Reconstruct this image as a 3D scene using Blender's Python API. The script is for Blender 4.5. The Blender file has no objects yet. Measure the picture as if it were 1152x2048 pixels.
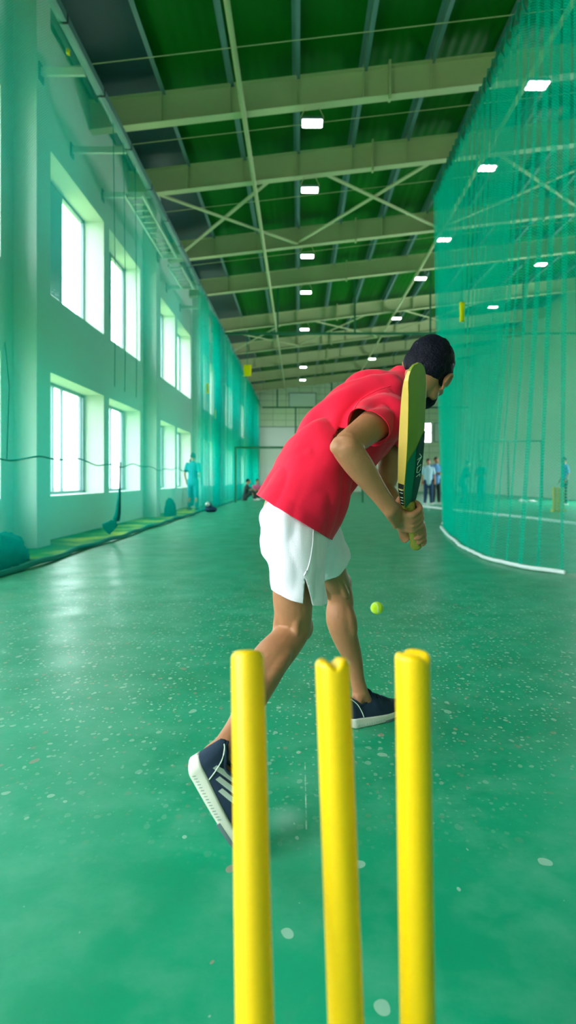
import bpy, bmesh, math, random
from mathutils import Vector, Matrix, noise
random.seed(7)
PI = math.pi
SC = bpy.context.scene
COL = SC.collection

# ------------------------------------------------------------------ camera
F = 1250.0            # focal length in pixels of the 1152x2048 frame
CX, CY, EYE = 598.0, 960.0, 0.9
cam_d = bpy.data.cameras.new('camera'); cam = bpy.data.objects.new('camera', cam_d); COL.objects.link(cam)
cam.location = (0, 0, EYE); cam.rotation_euler = (PI/2, 0, 0)
cam_d.sensor_fit = 'VERTICAL'; cam_d.sensor_height = 36.0; cam_d.lens = F*36/2048
cam_d.shift_x = -(CX-576)/2048; cam_d.shift_y = (CY-1024)/2048
cam_d.clip_start = 0.05; cam_d.clip_end = 300
cam_d.dof.use_dof = True; cam_d.dof.focus_distance = 1.95; cam_d.dof.aperture_fstop = 3.0
SC.camera = cam

# ------------------------------------------------------------------ world and light
SKY = 15.5
w = bpy.data.worlds.new('sky'); SC.world = w; w.use_nodes = True
bg = w.node_tree.nodes['Background']; bg.inputs[0].default_value = (0.90, 0.97, 1.0, 1); bg.inputs[1].default_value = SKY
SC.view_settings.view_transform = 'Standard'; SC.view_settings.look = 'None'
SC.view_settings.exposure = 0.0; SC.view_settings.gamma = 1.0
SC.view_settings.use_curve_mapping = False
SC.cycles.use_denoising = True
SC.cycles.max_bounces = 10; SC.cycles.transparent_max_bounces = 24; SC.cycles.diffuse_bounces = 5
SC.cycles.sample_clamp_indirect = 8
def area(name, loc, rot, sx, sy, power, col, portal=False):
    l = bpy.data.lights.new(name, 'AREA'); l.shape = 'RECTANGLE'; l.size = sx; l.size_y = sy
    l.energy = power; l.color = col
    o = bpy.data.objects.new(name, l); COL.objects.link(o); o.location = loc; o.rotation_euler = rot
    if portal: l.cycles.is_portal = True
    return o

# ------------------------------------------------------------------ helpers
def P(px, py, y):
    """a point of the place seen in direction (px, py) at distance y down the hall"""
    return Vector(((px-CX)*y/F, y, EYE-(py-CY)*y/F))

def new_mat(name, color, rough=0.6, spec=0.5, metal=0.0, var=0.0, vscale=6.0, bump=0.0, bscale=200.0, sheen=0.0, coat=0.0):
    m = bpy.data.materials.new(name); m.use_nodes = True
    nt = m.node_tree; b = nt.nodes['Principled BSDF']
    b.inputs['Base Color'].default_value = (*color, 1); b.inputs['Roughness'].default_value = rough
    b.inputs['Metallic'].default_value = metal; b.inputs['Specular IOR Level'].default_value = spec
    if coat: b.inputs['Coat Weight'].default_value = coat
    if sheen: b.inputs['Sheen Weight'].default_value = sheen
    tc = nt.nodes.new('ShaderNodeTexCoord')
    if var:
        n = nt.nodes.new('ShaderNodeTexNoise'); n.inputs['Scale'].default_value = vscale; n.inputs['Detail'].default_value = 5
        mx = nt.nodes.new('ShaderNodeMix'); mx.data_type = 'RGBA'
        mx.inputs[6].default_value = (*[c*(1-var) for c in color], 1); mx.inputs[7].default_value = (*[min(1, c*(1+var)) for c in color], 1)
        nt.links.new(tc.outputs['Object'], n.inputs['Vector']); nt.links.new(n.outputs['Fac'], mx.inputs[0]); nt.links.new(mx.outputs[2], b.inputs['Base Color'])
    if bump:
        n2 = nt.nodes.new('ShaderNodeTexNoise'); n2.inputs['Scale'].default_value = bscale
        bp = nt.nodes.new('ShaderNodeBump'); bp.inputs['Strength'].default_value = bump; bp.inputs['Distance'].default_value = 0.004
        nt.links.new(tc.outputs['Object'], n2.inputs['Vector']); nt.links.new(n2.outputs['Fac'], bp.inputs['Height']); nt.links.new(bp.outputs['Normal'], b.inputs['Normal'])
    return m

def link_mesh(name, me, mat=None, parent=None, smooth=True):
    o = bpy.data.objects.new(name, me); COL.objects.link(o)
    if mat is not None:
        me.materials.clear(); me.materials.append(mat)
    if smooth:
        for p in me.polygons: p.use_smooth = True
    if parent is not None: o.parent = parent
    return o
def obj(name, bm, mat, parent=None, smooth=False):
    bmesh.ops.recalc_face_normals(bm, faces=bm.faces[:])
    me = bpy.data.meshes.new(name); bm.to_mesh(me); bm.free()
    return link_mesh(name, me, mat, parent, smooth)
def tag(o, label=None, cat=None, group=None, kind=None):
    if label: o['label'] = label
    if cat: o['category'] = cat
    if group: o['group'] = group
    if kind: o['kind'] = kind
    return o
def empty(name, loc, label=None, cat=None, group=None, rz=0):
    o = bpy.data.objects.new(name, None); COL.objects.link(o); o.location = loc; o.rotation_euler = (0, 0, rz)
    o.empty_display_size = 0.1
    return tag(o, label, cat, group)
def keep_world(child, parent):
    """parent without moving: parents are unrotated empties"""
    child.parent = parent; child.location = -Vector(parent.location)
def copy_tree(o, parent=None):
    c = o.copy(); COL.objects.link(c)
    if parent is not None: c.parent = parent
    for ch in list(o.children): copy_tree(ch, c)
    return c

def box(bm, x0, x1, y0, y1, z0, z1):
    v = [bm.verts.new(p) for p in ((x0,y0,z0),(x1,y0,z0),(x1,y1,z0),(x0,y1,z0),(x0,y0,z1),(x1,y0,z1),(x1,y1,z1),(x0,y1,z1))]
    for f in ((0,3,2,1),(4,5,6,7),(0,1,5,4),(1,2,6,5),(2,3,7,6),(3,0,4,7)): bm.faces.new([v[i] for i in f])
def obox(bm, p0, p1, w_, h_, up=Vector((0,0,1))):
    """a bar of rectangular section from p0 to p1"""
    p0, p1 = Vector(p0), Vector(p1); t = (p1-p0).normalized()
    s = t.cross(up).normalized(); u = s.cross(t)
    a = [p0+s*i*w_/2+u*j*h_/2 for i, j in ((-1,-1),(1,-1),(1,1),(-1,1))]; b = [q+(p1-p0) for q in a]
    v = [bm.verts.new(q) for q in a+b]
    for f in ((3,2,1,0),(4,5,6,7),(0,1,5,4),(1,2,6,5),(2,3,7,6),(3,0,4,7)): bm.faces.new([v[i] for i in f])
def ring_loft(bm, rings, cap=True, close=False):
    """rings: lists of equally many points"""
    vs = [[bm.verts.new(p) for p in r] for r in rings]; n = len(vs[0])
    for i in range(len(vs)-1):
        for j in range(n):
            bm.faces.new((vs[i][j], vs[i][(j+1) % n], vs[i+1][(j+1) % n], vs[i+1][j]))
    if cap:
        bm.faces.new(vs[0][::-1]); bm.faces.new(vs[-1])
    return vs
def tube(bm, pts, side=None, n=16, caps=True):
    """pts: (point, half width along side, half depth across). rounded ends"""
    pts = [(Vector(p), a, b) for p, a, b in pts]
    side = Vector(side) if side is not None else None
    fr = []
    for i, (p, a, b) in enumerate(pts):
        t = (pts[min(i+1, len(pts)-1)][0]-pts[max(i-1, 0)][0]).normalized()
        s0 = side if side is not None else (Vector((0,0,1)) if abs(t.z) < 0.9 else Vector((1,0,0)))
        s = (s0-t*s0.dot(t)).normalized(); u = t.cross(s)
        fr.append((p, a, b, s, u, t))
    rings = []
    def ring(p, a, b, s, u): return [p+s*a*math.cos(2*PI*k/n)+u*b*math.sin(2*PI*k/n) for k in range(n)]
    if caps:
        p, a, b, s, u, t = fr[0]; m = min(a, b)
        for c in (80, 55, 28): rings.append(ring(p-t*m*math.sin(math.radians(c)), a*math.cos(math.radians(c)), b*math.cos(math.radians(c)), s, u))
    for p, a, b, s, u, t in fr: rings.append(ring(p, a, b, s, u))
    if caps:
        p, a, b, s, u, t = fr[-1]; m = min(a, b)
        for c in (28, 55, 80): rings.append(ring(p+t*m*math.sin(math.radians(c)), a*math.cos(math.radians(c)), b*math.cos(math.radians(c)), s, u))
    ring_loft(bm, rings)
def rtube(bm, pts, r, n=10, caps=True): tube(bm, [(p, r, r) for p in pts], None, n, caps)
def catmull(pts, k=6):
    """smooth list of tuples (Vector, a, b, ...)"""
    out = []
    def comps(q): return [*q[0], *q[1:]]
    c = [comps(q) for q in pts]; c = [c[0]]+c+[c[-1]]
    for i in range(1, len(c)-2):
        for j in range(k):
            t = j/k
            out.append([0.5*((2*b)+(-a+d)*t+(2*a-5*b+4*d-e)*t*t+(-a+3*b-3*d+e)*t**3) for a, b, d, e in zip(c[i-1], c[i], c[i+1], c[i+2])])
    out.append(c[-2])
    return [(Vector(q[:3]), *q[3:]) for q in out]
def ellipsoid(bm, c, ax, n=20, m=14):
    """ax: three half-axis vectors"""
    c = Vector(c); a, b, d = [Vector(v) for v in ax]; rings = []
    for i in range(1, m):
        th = PI*i/m; rings.append([c+d*math.cos(th)+(a*math.cos(2*PI*k/n)+b*math.sin(2*PI*k/n))*math.sin(th) for k in range(n)])
    vs = ring_loft(bm, rings, cap=False)
    t, q = bm.verts.new(c+d), bm.verts.new(c-d)
    for k in range(n):
        bm.faces.new((t, vs[0][(k+1) % n], vs[0][k])); bm.faces.new((q, vs[-1][k], vs[-1][(k+1) % n]))
def bake(bm, voxel, smooth=4, sub=0, factor=0.5):
    """fuse overlapping closed shapes into one smooth surface"""
    bmesh.ops.recalc_face_normals(bm, faces=bm.faces[:])
    me = bpy.data.meshes.new('tmp'); bm.to_mesh(me); bm.free()
    o = bpy.data.objects.new('tmp', me); COL.objects.link(o)
    r = o.modifiers.new('r', 'REMESH'); r.mode = 'VOXEL'; r.voxel_size = voxel; r.use_smooth_shade = True
    if smooth:
        s = o.modifiers.new('s', 'SMOOTH'); s.iterations = smooth; s.factor = factor
    dg = bpy.context.evaluated_depsgraph_get(); dg.update()
    out = bpy.data.meshes.new_from_object(o.evaluated_get(dg)); bpy.data.objects.remove(o); bpy.data.meshes.remove(me)
    return out
def cut_open(me, cuts):
    """cuts: (point, normal, centre, radius): drop what lies past the plane inside the radius"""
    bm = bmesh.new(); bm.from_mesh(me)
    for cut in cuts:
        p, nrm, c, r = cut[:4]; axd = Vector(cut[4]).normalized() if len(cut) > 4 else None; rc = cut[5] if len(cut) > 5 else 0
        inside = lambda m, k: (m-Vector(c)).length < r*k and (axd is None or ((m-Vector(c))-axd*(m-Vector(c)).dot(axd)).length < rc*k)
        p, nrm, c = Vector(p), Vector(nrm).normalized(), Vector(c)
        fs = [f for f in bm.faces if inside(f.calc_center_median(), 1)]
        geom = list({v for f in fs for v in f.verts})+list({e for f in fs for e in f.edges})+fs
        bmesh.ops.bisect_plane(bm, geom=geom, plane_co=p, plane_no=nrm, dist=1e-5)
        dead = [f for f in bm.faces if inside(f.calc_center_median(), 1.02) and (f.calc_center_median()-p).dot(nrm) > 1e-5]
        bmesh.ops.delete(bm, geom=dead, context='FACES')
    bmesh.ops.delete(bm, geom=[v for v in bm.verts if not v.link_faces], context='VERTS')
    bm.to_mesh(me); bm.free(); return me
def displace(me, fn):
    me.update(); nr = [v.normal.copy() for v in me.vertices]
    for v, n_ in zip(me.vertices, nr): v.co += n_*fn(v.co)
    me.update(); return me
def thicken(me, t):
    o = bpy.data.objects.new('tmp', me); COL.objects.link(o)
    s = o.modifiers.new('s', 'SOLIDIFY'); s.thickness = t; s.offset = -1
    dg = bpy.context.evaluated_depsgraph_get(); dg.update()
    out = bpy.data.meshes.new_from_object(o.evaluated_get(dg)); bpy.data.objects.remove(o); return out

# ------------------------------------------------------------------ materials
M = {}
M['plaster'] = new_mat('white_plaster', (0.66, 0.72, 0.64), 0.85, 0.2, var=0.04, vscale=1.5)
M['cladding'] = new_mat('pale_cladding', (0.72, 0.80, 0.66), 0.7, 0.3, var=0.05, vscale=0.6)
M['steel_cream'] = new_mat('cream_steel', (0.54, 0.56, 0.32), 0.5, 0.3, var=0.06, vscale=2.0)
M['purlin'] = new_mat('blue_grey_purlin', (0.12, 0.24, 0.24), 0.45, 0.5)
M['rail'] = new_mat('galvanised_steel', (0.13, 0.27, 0.28), 0.4, 0.6, metal=0.3, var=0.1)
M['dark_green_steel'] = new_mat('dark_green_steel', (0.01, 0.16, 0.08), 0.5, 0.4)
M['frame'] = new_mat('grey_aluminium', (0.18, 0.24, 0.28), 0.4, 0.5, metal=0.3)
M['louvre'] = new_mat('grey_louvre', (0.10, 0.26, 0.26), 0.5, 0.4)
M['white_paint'] = new_mat('white_enamel', (0.75, 0.8, 0.74), 0.4, 0.5)
M['rope'] = new_mat('teal_rope', (0.0, 0.27, 0.22), 0.8, 0.2, bump=0.6, bscale=300)
M['white_rope'] = new_mat('white_rope', (0.8, 0.85, 0.85), 0.8, 0.2, bump=0.6, bscale=200)
M['yellow_plastic'] = new_mat('yellow_plastic', (0.88, 0.55, 0.0), 0.36, 0.45, var=0.02, vscale=5)
M['yellow_cloth'] = new_mat('yellow_cloth', (0.9, 0.75, 0.0), 0.8, 0.2)
M['black'] = new_mat('black_rubber', (0.02, 0.02, 0.025), 0.6, 0.3)
M['skin'] = new_mat('brown_skin', (0.41, 0.175, 0.085), 0.48, 0.4, var=0.16, vscale=22, bump=0.25, bscale=90)
M['hair'] = new_mat('black_hair', (0.005, 0.005, 0.012), 0.6, 0.12, bump=1.0, bscale=160)
M['shirt'] = new_mat('red_jersey', (0.86, 0.008, 0.045), 0.75, 0.2, bump=0.12, bscale=500, sheen=0.12)
M['shorts'] = new_mat('white_woven', (0.92, 0.82, 0.97), 0.7, 0.25, bump=0.15, bscale=350)
M['shoe'] = new_mat('navy_knit', (0.014, 0.032, 0.062), 0.75, 0.25, bump=0.5, bscale=420)
M['sole'] = new_mat('white_foam', (0.66, 0.66, 0.58), 0.55, 0.35, var=0.06, vscale=40)
M['stripe'] = new_mat('pale_mint_stripe', (0.72, 0.84, 0.74), 0.5, 0.3)
M['eye'] = new_mat('eye_white', (0.7, 0.7, 0.68), 0.2, 0.5)
M['bat_edge'] = new_mat('yellow_willow', (0.66, 0.42, 0.09), 0.45, 0.4, var=0.15, vscale=14)
M['sky_cloth'] = new_mat('pale_blue_cloth', (0.45, 0.65, 0.8), 0.8, 0.2)
M['blue_cloth'] = new_mat('blue_cloth', (0.10, 0.28, 0.55), 0.8, 0.2)
M['navy_cloth'] = new_mat('navy_cloth', (0.02, 0.06, 0.13), 0.8, 0.2)
M['teal_cloth'] = new_mat('teal_cloth', (0.0, 0.22, 0.26), 0.8, 0.2)
M['dark_cloth'] = new_mat('dark_cloth', (0.03, 0.05, 0.05), 0.8, 0.2)
M['pale_cloth'] = new_mat('pale_cloth', (0.6, 0.62, 0.6), 0.8, 0.2)
M['pink_cloth'] = new_mat('pink_cloth', (0.65, 0.12, 0.25), 0.8, 0.2)
M['panel'] = new_mat('white_panel', (0.78, 0.86, 0.82), 0.5, 0.4)
M['shutter'] = new_mat('white_shutter', (0.9, 0.9, 0.9), 0.6, 0.3)

def glass_mat():
    m = bpy.data.materials.new('window_glass'); m.use_nodes = True; nt = m.node_tree; nt.nodes.clear()
    o = nt.nodes.new('ShaderNodeOutputMaterial'); t = nt.nodes.new('ShaderNodeBsdfTransparent'); t.inputs[0].default_value = (0.93, 0.97, 0.96, 1)
    g = nt.nodes.new('ShaderNodeBsdfGlossy'); g.inputs['Roughness'].default_value = 0.05
    mx = nt.nodes.new('ShaderNodeMixShader'); mx.inputs[0].default_value = 0.06
    nt.links.new(t.outputs[0], mx.inputs[1]); nt.links.new(g.outputs[0], mx.inputs[2]); nt.links.new(mx.outputs[0], o.inputs[0])
    return m
M['glass'] = glass_mat()

def net_mat(name, col, pitch, thread, dense):
    """knotted netting: teal threads, open holes; the fine unresolved part of the mesh is a thin veil"""
    m = bpy.data.materials.new(name); m.use_nodes = True; nt = m.node_tree; nt.nodes.clear(); L = nt.links.new
    o = nt.nodes.new('ShaderNodeOutputMaterial'); tr = nt.nodes.new('ShaderNodeBsdfTransparent')
    df = nt.nodes.new('ShaderNodeBsdfDiffuse'); tl = nt.nodes.new('ShaderNodeBsdfTranslucent')
    df.inputs[0].default_value = (*col, 1); tl.inputs[0].default_value = (*col, 1)
    ms = nt.nodes.new('ShaderNodeMixShader'); ms.inputs[0].default_value = 0.45
    L(df.outputs[0], ms.inputs[1]); L(tl.outputs[0], ms.inputs[2])
    uv = nt.nodes.new('ShaderNodeUVMap'); uv.uv_map = 'UVMap'; sp = nt.nodes.new('ShaderNodeSeparateXYZ'); L(uv.outputs[0], sp.inputs[0])
    def mth(op, a, b=None):
        n = nt.nodes.new('ShaderNodeMath'); n.operation = op
        for i, x in enumerate((a, b)):
            if x is None: continue
            if isinstance(x, (int, float)): n.inputs[i].default_value = x
            else: L(x, n.inputs[i])
        return n.outputs[0]
    a = mth('ADD', sp.outputs[0], sp.outputs[1]); b = mth('SUBTRACT', sp.outputs[0], sp.outputs[1])
    def line(x): return mth('LESS_THAN', mth('FRACT', mth('DIVIDE', x, pitch)), thread)
    ln = mth('MAXIMUM', line(a), line(b))
    fac = mth('MAXIMUM', ln, dense)
    ml = nt.nodes.new('ShaderNodeMixShader'); L(fac, ml.inputs[0]); L(tr.outputs[0], ml.inputs[1]); L(ms.outputs[0], ml.inputs[2]); L(ml.outputs[0], o.inputs[0])
    return m
NETC = (0.0, 0.48, 0.34)
M['net_left'] = net_mat('teal_netting', (0.0, 0.33, 0.255), 0.03, 0.12, 0.27)
M['net_right'] = net_mat('teal_netting_gathered', (0.0, 0.60, 0.42), 0.03, 0.08, 0.32)
M['net_heap'] = new_mat('netting_pile', (0.0, 0.16, 0.15), 0.9, 0.1, var=0.6, vscale=60, bump=1.0, bscale=120)

def lamp_mat():
    m = bpy.data.materials.new('lamp_glow'); m.use_nodes = True; b = m.node_tree.nodes['Principled BSDF']
    b.inputs['Emission Color'].default_value = (0.93, 1.0, 0.97, 1); b.inputs['Emission Strength'].default_value = 24
    return m
M['lamp'] = lamp_mat()

def floor_mat():
    m = bpy.data.materials.new('green_sports_floor'); m.use_nodes = True; nt = m.node_tree; L = nt.links.new; b = nt.nodes['Principled BSDF']
    tc = nt.nodes.new('ShaderNodeTexCoord')
    def noi(scale, detail=4, rough=0.5):
        n = nt.nodes.new('ShaderNodeTexNoise'); n.inputs['Scale'].default_value = scale; n.inputs['Detail'].default_value = detail; n.inputs['Roughness'].default_value = rough
        L(tc.outputs['Object'], n.inputs['Vector']); return n
    def ramp(src, a, c, va=0.0, vc=1.0):
        r = nt.nodes.new('ShaderNodeMapRange'); r.inputs['From Min'].default_value = a; r.inputs['From Max'].default_value = c
        r.inputs['To Min'].default_value = va; r.inputs['To Max'].default_value = vc; L(src, r.inputs['Value']); return r.outputs[0]
    def mix(f, A, B):
        x = nt.nodes.new('ShaderNodeMix'); x.data_type = 'RGBA'; L(f, x.inputs[0])
        for i, q in ((6, A), (7, B)):
            if isinstance(q, tuple): x.inputs[i].default_value = (*q, 1)
            else: L(q, x.inputs[i])
        return x.outputs[2]
    def mul(a, c):
        x = nt.nodes.new('ShaderNodeMath'); x.operation = 'MULTIPLY'
        for i, q in enumerate((a, c)):
            if isinstance(q, (int, float)): x.inputs[i].default_value = q
            else: L(q, x.inputs[i])
        return x.outputs[0]
    col = mix(ramp(noi(1.6).outputs['Fac'], 0.35, 0.7), (0.0, 0.29, 0.14), (0.002, 0.36, 0.19))
    # scuffed worn film, made paler to stand in for the hazy floor reflection
    col = mix(mul(ramp(noi(5, 8, 0.65).outputs['Fac'], 0.45, 0.8), 0.5), col, (0.16, 0.48, 0.34))
    # chips: voronoi cells, only some cells carry one
    def chips(scale, size, keep, tint, warp=0.0, band=None):
        nonlocal col
        mp = nt.nodes.new('ShaderNodeMapping'); mp.inputs['Scale'].default_value = (1.0, 0.75, 1.0); L(tc.outputs['Object'], mp.inputs[0])
        n = nt.nodes.new('ShaderNodeTexNoise'); n.inputs['Scale'].default_value = scale*1.4; L(mp.outputs[0], n.inputs['Vector'])
        va = nt.nodes.new('ShaderNodeVectorMath'); va.operation = 'MULTIPLY_ADD'; va.inputs[1].default_value = (0.35/scale,)*3
        L(n.outputs['Color'], va.inputs[0]); L(mp.outputs[0], va.inputs[2])
        v = nt.nodes.new('ShaderNodeTexVoronoi'); v.voronoi_dimensions = '2D'; v.inputs['Scale'].default_value = scale; v.inputs['Randomness'].default_value = 1; L(va.outputs[0], v.inputs['Vector'])
        sp = nt.nodes.new('ShaderNodeSeparateColor'); L(v.outputs['Color'], sp.inputs[0])
        rad = mul(sp.outputs[1], size)
        c1 = nt.nodes.new('ShaderNodeMath'); c1.operation = 'LESS_THAN'; L(v.outputs['Distance'], c1.inputs[0]); L(rad, c1.inputs[1])
        c2 = nt.nodes.new('ShaderNodeMath'); c2.operation = 'LESS_THAN'; L(sp.outputs[0], c2.inputs[0]); c2.inputs[1].default_value = keep
        f = mul(mul(c1.outputs[0], c2.outputs[0]), 0.6)
        if band is not None: f = mul(f, band)
        tcol = mix(ramp(sp.outputs[2], 0.72, 0.78), tint, (0.42, 0.25, 0.2))
        col = mix(f, col, tcol)
    sx = nt.nodes.new('ShaderNodeSeparateXYZ'); L(tc.outputs['Object'], sx.inputs[0])
    band = mul(ramp(sx.outputs[1], 1.4, 2.6), ramp(sx.outputs[1], 7.5, 4.5))
    chips(7, 0.11, 0.34, (0.42, 0.62, 0.50))
    chips(14, 0.12, 0.14, (0.40, 0.62, 0.50))
    chips(22, 0.22, 0.55, (0.50, 0.68, 0.55), band=band)
    chips(45, 0.26, 0.5, (0.50, 0.68, 0.55), band=band)
    # a thin scratched line and a dusty mark in the middle of the crease
    def m2(op, a, c=None):
        x = nt.nodes.new('ShaderNodeMath'); x.operation = op
        for i, q in enumerate((a, c)):
            if q is None: continue
            if isinstance(q, (int, float)): x.inputs[i].default_value = q
            else: L(q, x.inputs[i])
        return x.outputs[0]
    dx = m2('ABSOLUTE', m2('SUBTRACT', sx.outputs[0], 0.019)); dy = m2('ABSOLUTE', m2('SUBTRACT', sx.outputs[1], 1.80))
    ln = mul(mul(m2('LESS_THAN', dx, 0.0022), m2('LESS_THAN', dy, 0.19)), ramp(noi(30).outputs['Fac'], 0.35, 0.6))
    col = mix(mul(ln, 0.6), col, (0.5, 0.66, 0.56))
    rr = m2('SQRT', m2('ADD', m2('POWER', m2('SUBTRACT', sx.outputs[0], -0.035), 2.0), m2('POWER', m2('MULTIPLY', m2('SUBTRACT', sx.outputs[1], 1.66), 0.8), 2.0)))
    col = mix(mul(ramp(rr, 0.065, 0.01), 0.45), col, (0.35, 0.60, 0.50))
    L(col, b.inputs['Base Color'])
    L(ramp(noi(3).outputs['Fac'], 0.3, 0.7, 0.28, 0.42), b.inputs['Roughness'])
    b.inputs['Specular IOR Level'].default_value = 0.38
    bp = nt.nodes.new('ShaderNodeBump'); bp.inputs['Strength'].default_value = 0.12; bp.inputs['Distance'].default_value = 0.003
    L(noi(60, 6).outputs['Fac'], bp.inputs['Height']); L(bp.outputs[0], b.inputs['Normal'])
    return m
M['floor'] = floor_mat()
def two_tone(name, a, c, scale, lo=0.45, hi=0.6, rough=0.9):
    m = new_mat(name, a, rough, 0.2); nt = m.node_tree; tc = nt.nodes.new('ShaderNodeTexCoord'); n = nt.nodes.new('ShaderNodeTexNoise')
    n.inputs['Scale'].default_value = scale; n.inputs['Detail'].default_value = 5
    r = nt.nodes.new('ShaderNodeMapRange'); r.inputs['From Min'].default_value = lo; r.inputs['From Max'].default_value = hi
    x = nt.nodes.new('ShaderNodeMix'); x.data_type = 'RGBA'; x.inputs[6].default_value = (*a, 1); x.inputs[7].default_value = (*c, 1)
    nt.links.new(tc.outputs['Object'], n.inputs['Vector']); nt.links.new(n.outputs['Fac'], r.inputs['Value']); nt.links.new(r.outputs[0], x.inputs[0])
    nt.links.new(x.outputs[2], nt.nodes['Principled BSDF'].inputs['Base Color']); return m
M['turf'] = two_tone('side_turf', (0.01, 0.22, 0.03), (0.35, 0.48, 0.03), 1.3)
def roof_mat():
    m = new_mat('green_roof_sheet', (0.0, 0.13, 0.004), 0.5, 0.15); nt = m.node_tree; L = nt.links.new; b = nt.nodes['Principled BSDF']
    tc = nt.nodes.new('ShaderNodeTexCoord'); wv = nt.nodes.new('ShaderNodeTexWave'); wv.bands_direction = 'X'; wv.inputs['Scale'].default_value = 1.6
    L(tc.outputs['Object'], wv.inputs['Vector']); bp = nt.nodes.new('ShaderNodeBump'); bp.inputs['Strength'].default_value = 0.3; bp.inputs['Distance'].default_value = 0.02
    L(wv.outputs['Fac'], bp.inputs['Height']); L(bp.outputs[0], b.inputs['Normal'])
    return m
M['roof'] = roof_mat()
M['soffit_blue'] = new_mat('blue_grey_sheet', (0.008, 0.05, 0.06), 0.35, 0.4)

# ------------------------------------------------------------------ the hall
XW, XC, XG = -3.70, -3.40, -4.10         # wall face, pier face, glass plane
BACK, END, XR = -5.0, 48.0, 12.5
ROOF0, SLOPE = 8.25, 0.117
def roof_z(x): return ROOF0+SLOPE*x
def struct(name, bm, mat, parent=None, smooth=False):
    o = obj(name, bm, mat, parent, smooth)
    if parent is None: o['kind'] = 'structure'
    return o
bm = bmesh.new(); box(bm, XG-0.3, XR+0.3, BACK, END+0.3, -0.12, 0.0); struct('floor', bm, M['floor'])
bm = bmesh.new(); box(bm, XW, -2.80, BACK, END, 0.0, 0.012); struct('trim_1', bm, M['turf'])
bm = bmesh.new(); box(bm, -60, XG-0.35, -30, 90, -0.5, -0.3); struct('ground', bm, new_mat('lawn', (0.30, 0.42, 0.16), 0.9, 0.1, var=0.3, vscale=0.8))

piers = [-5.5, 1.3, 8.1, 14.9, 21.7, 28.5, 35.3, 42.1]
wins = []
for p in piers[:-1]:
    for a, b_ in ((1.10, 3.75), (4.08, 6.45)):
        for z0, z1 in ((0.66, 2.50), (3.66, 5.80)): wins.append((p+a, p+b_, z0, z1))
for z0, z1 in ((0.66, 2.50), (3.66, 5.80)): wins.append((43.2, 45.85, z0, z1))
bm = bmesh.new()
ys = sorted({BACK-0.5, END}|{q for w_ in wins for q in w_[:2]}); zt = roof_z(XW)
for i in range(len(ys)-1):
    y0, y1 = ys[i], ys[i+1]
    open_ = any(w_[0] <= y0+1e-4 and w_[1] >= y1-1e-4 for w_ in wins)
    if not open_: box(bm, XG-0.1, XW, y0, y1, 0, zt)
    else:
        for z0, z1 in ((0, 0.66), (2.50, 3.66), (5.80, zt)): box(bm, XG-0.1, XW, y0, y1, z0, z1)
for p in piers: box(bm, XW-0.02, XC, p, p+0.45, 0, roof_z(XC)-0.05)
struct('wall_left', bm, M['plaster'])
# windows of the left wall
def window_mesh(upper, w_, h_):
    fr = bmesh.new(); t = 0.05
    box(fr, -t, 0, 0, t, 0, h_); box(fr, -t, 0, w_-t, w_, 0, h_); box(fr, -t, 0, t, w_-t, 0, t); box(fr, -t, 0, t, w_-t, h_-t, h_)
    ms = (0.58*w_,) if upper else (0.44*w_, 0.59*w_, 0.94*w_)
    for q in ms: box(fr, -t*0.9, -0.004, q-0.025, q+0.025, t, h_-t)
    gl = bmesh.new(); box(gl, -0.030, -0.024, t*0.8, w_-t*0.8, t*0.8, h_-t*0.8)
    lv = None
    if upper:
        lv = bmesh.new(); k = 34
        for i in range(k):
            z = t+(h_-2*t)*(i+0.5)/k
            obox(lv, (-0.006, t, z), (-0.006, 0.58*w_-0.025, z), 0.012, 0.046, Vector((0.5, 0, 0.86)))
    me = []
    for b_, mt in ((fr, 'frame'), (gl, 'glass'), (lv, 'louvre')):
        if b_ is None: me.append(None); continue
        bmesh.ops.recalc_face_normals(b_, faces=b_.faces[:]); q = bpy.data.meshes.new(mt); b_.to_mesh(q); b_.free(); q.materials.append(M[mt]); me.append(q)
    return me
cache = {}
wn = 0
for y0, y1, z0, z1 in wins:
    if y1 < 2: 
        continue
    up = z0 > 3; key = (up, round(y1-y0, 2))
    if key not in cache: cache[key] = window_mesh(up, y1-y0, z1-z0)
    fm, gm, lm = cache[key]; wn += 1
    r = bpy.data.objects.new('window_%d' % wn, fm); COL.objects.link(r); r.location = (XG+0.03, y0, z0); r['kind'] = 'structure'
    g = bpy.data.objects.new('pane', gm); COL.objects.link(g); g.parent = r
    if lm: l_ = bpy.data.objects.new('louvre', lm); COL.objects.link(l_); l_.parent = r
    # real daylight enters here: sampling portal just outside the opening
for p in piers[:-1]:
    for z0, z1 in ((0.66, 2.50), (3.66, 5.80)):
        for a, b_ in ((1.10, 3.75), (4.08, 6.45)):
            area('window_light', (XG-0.15, p+(a+b_)/2, (z0+z1)/2), (0, -PI/2, 0), z1-z0, b_-a, 1, (1, 1, 1), portal=True)
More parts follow.
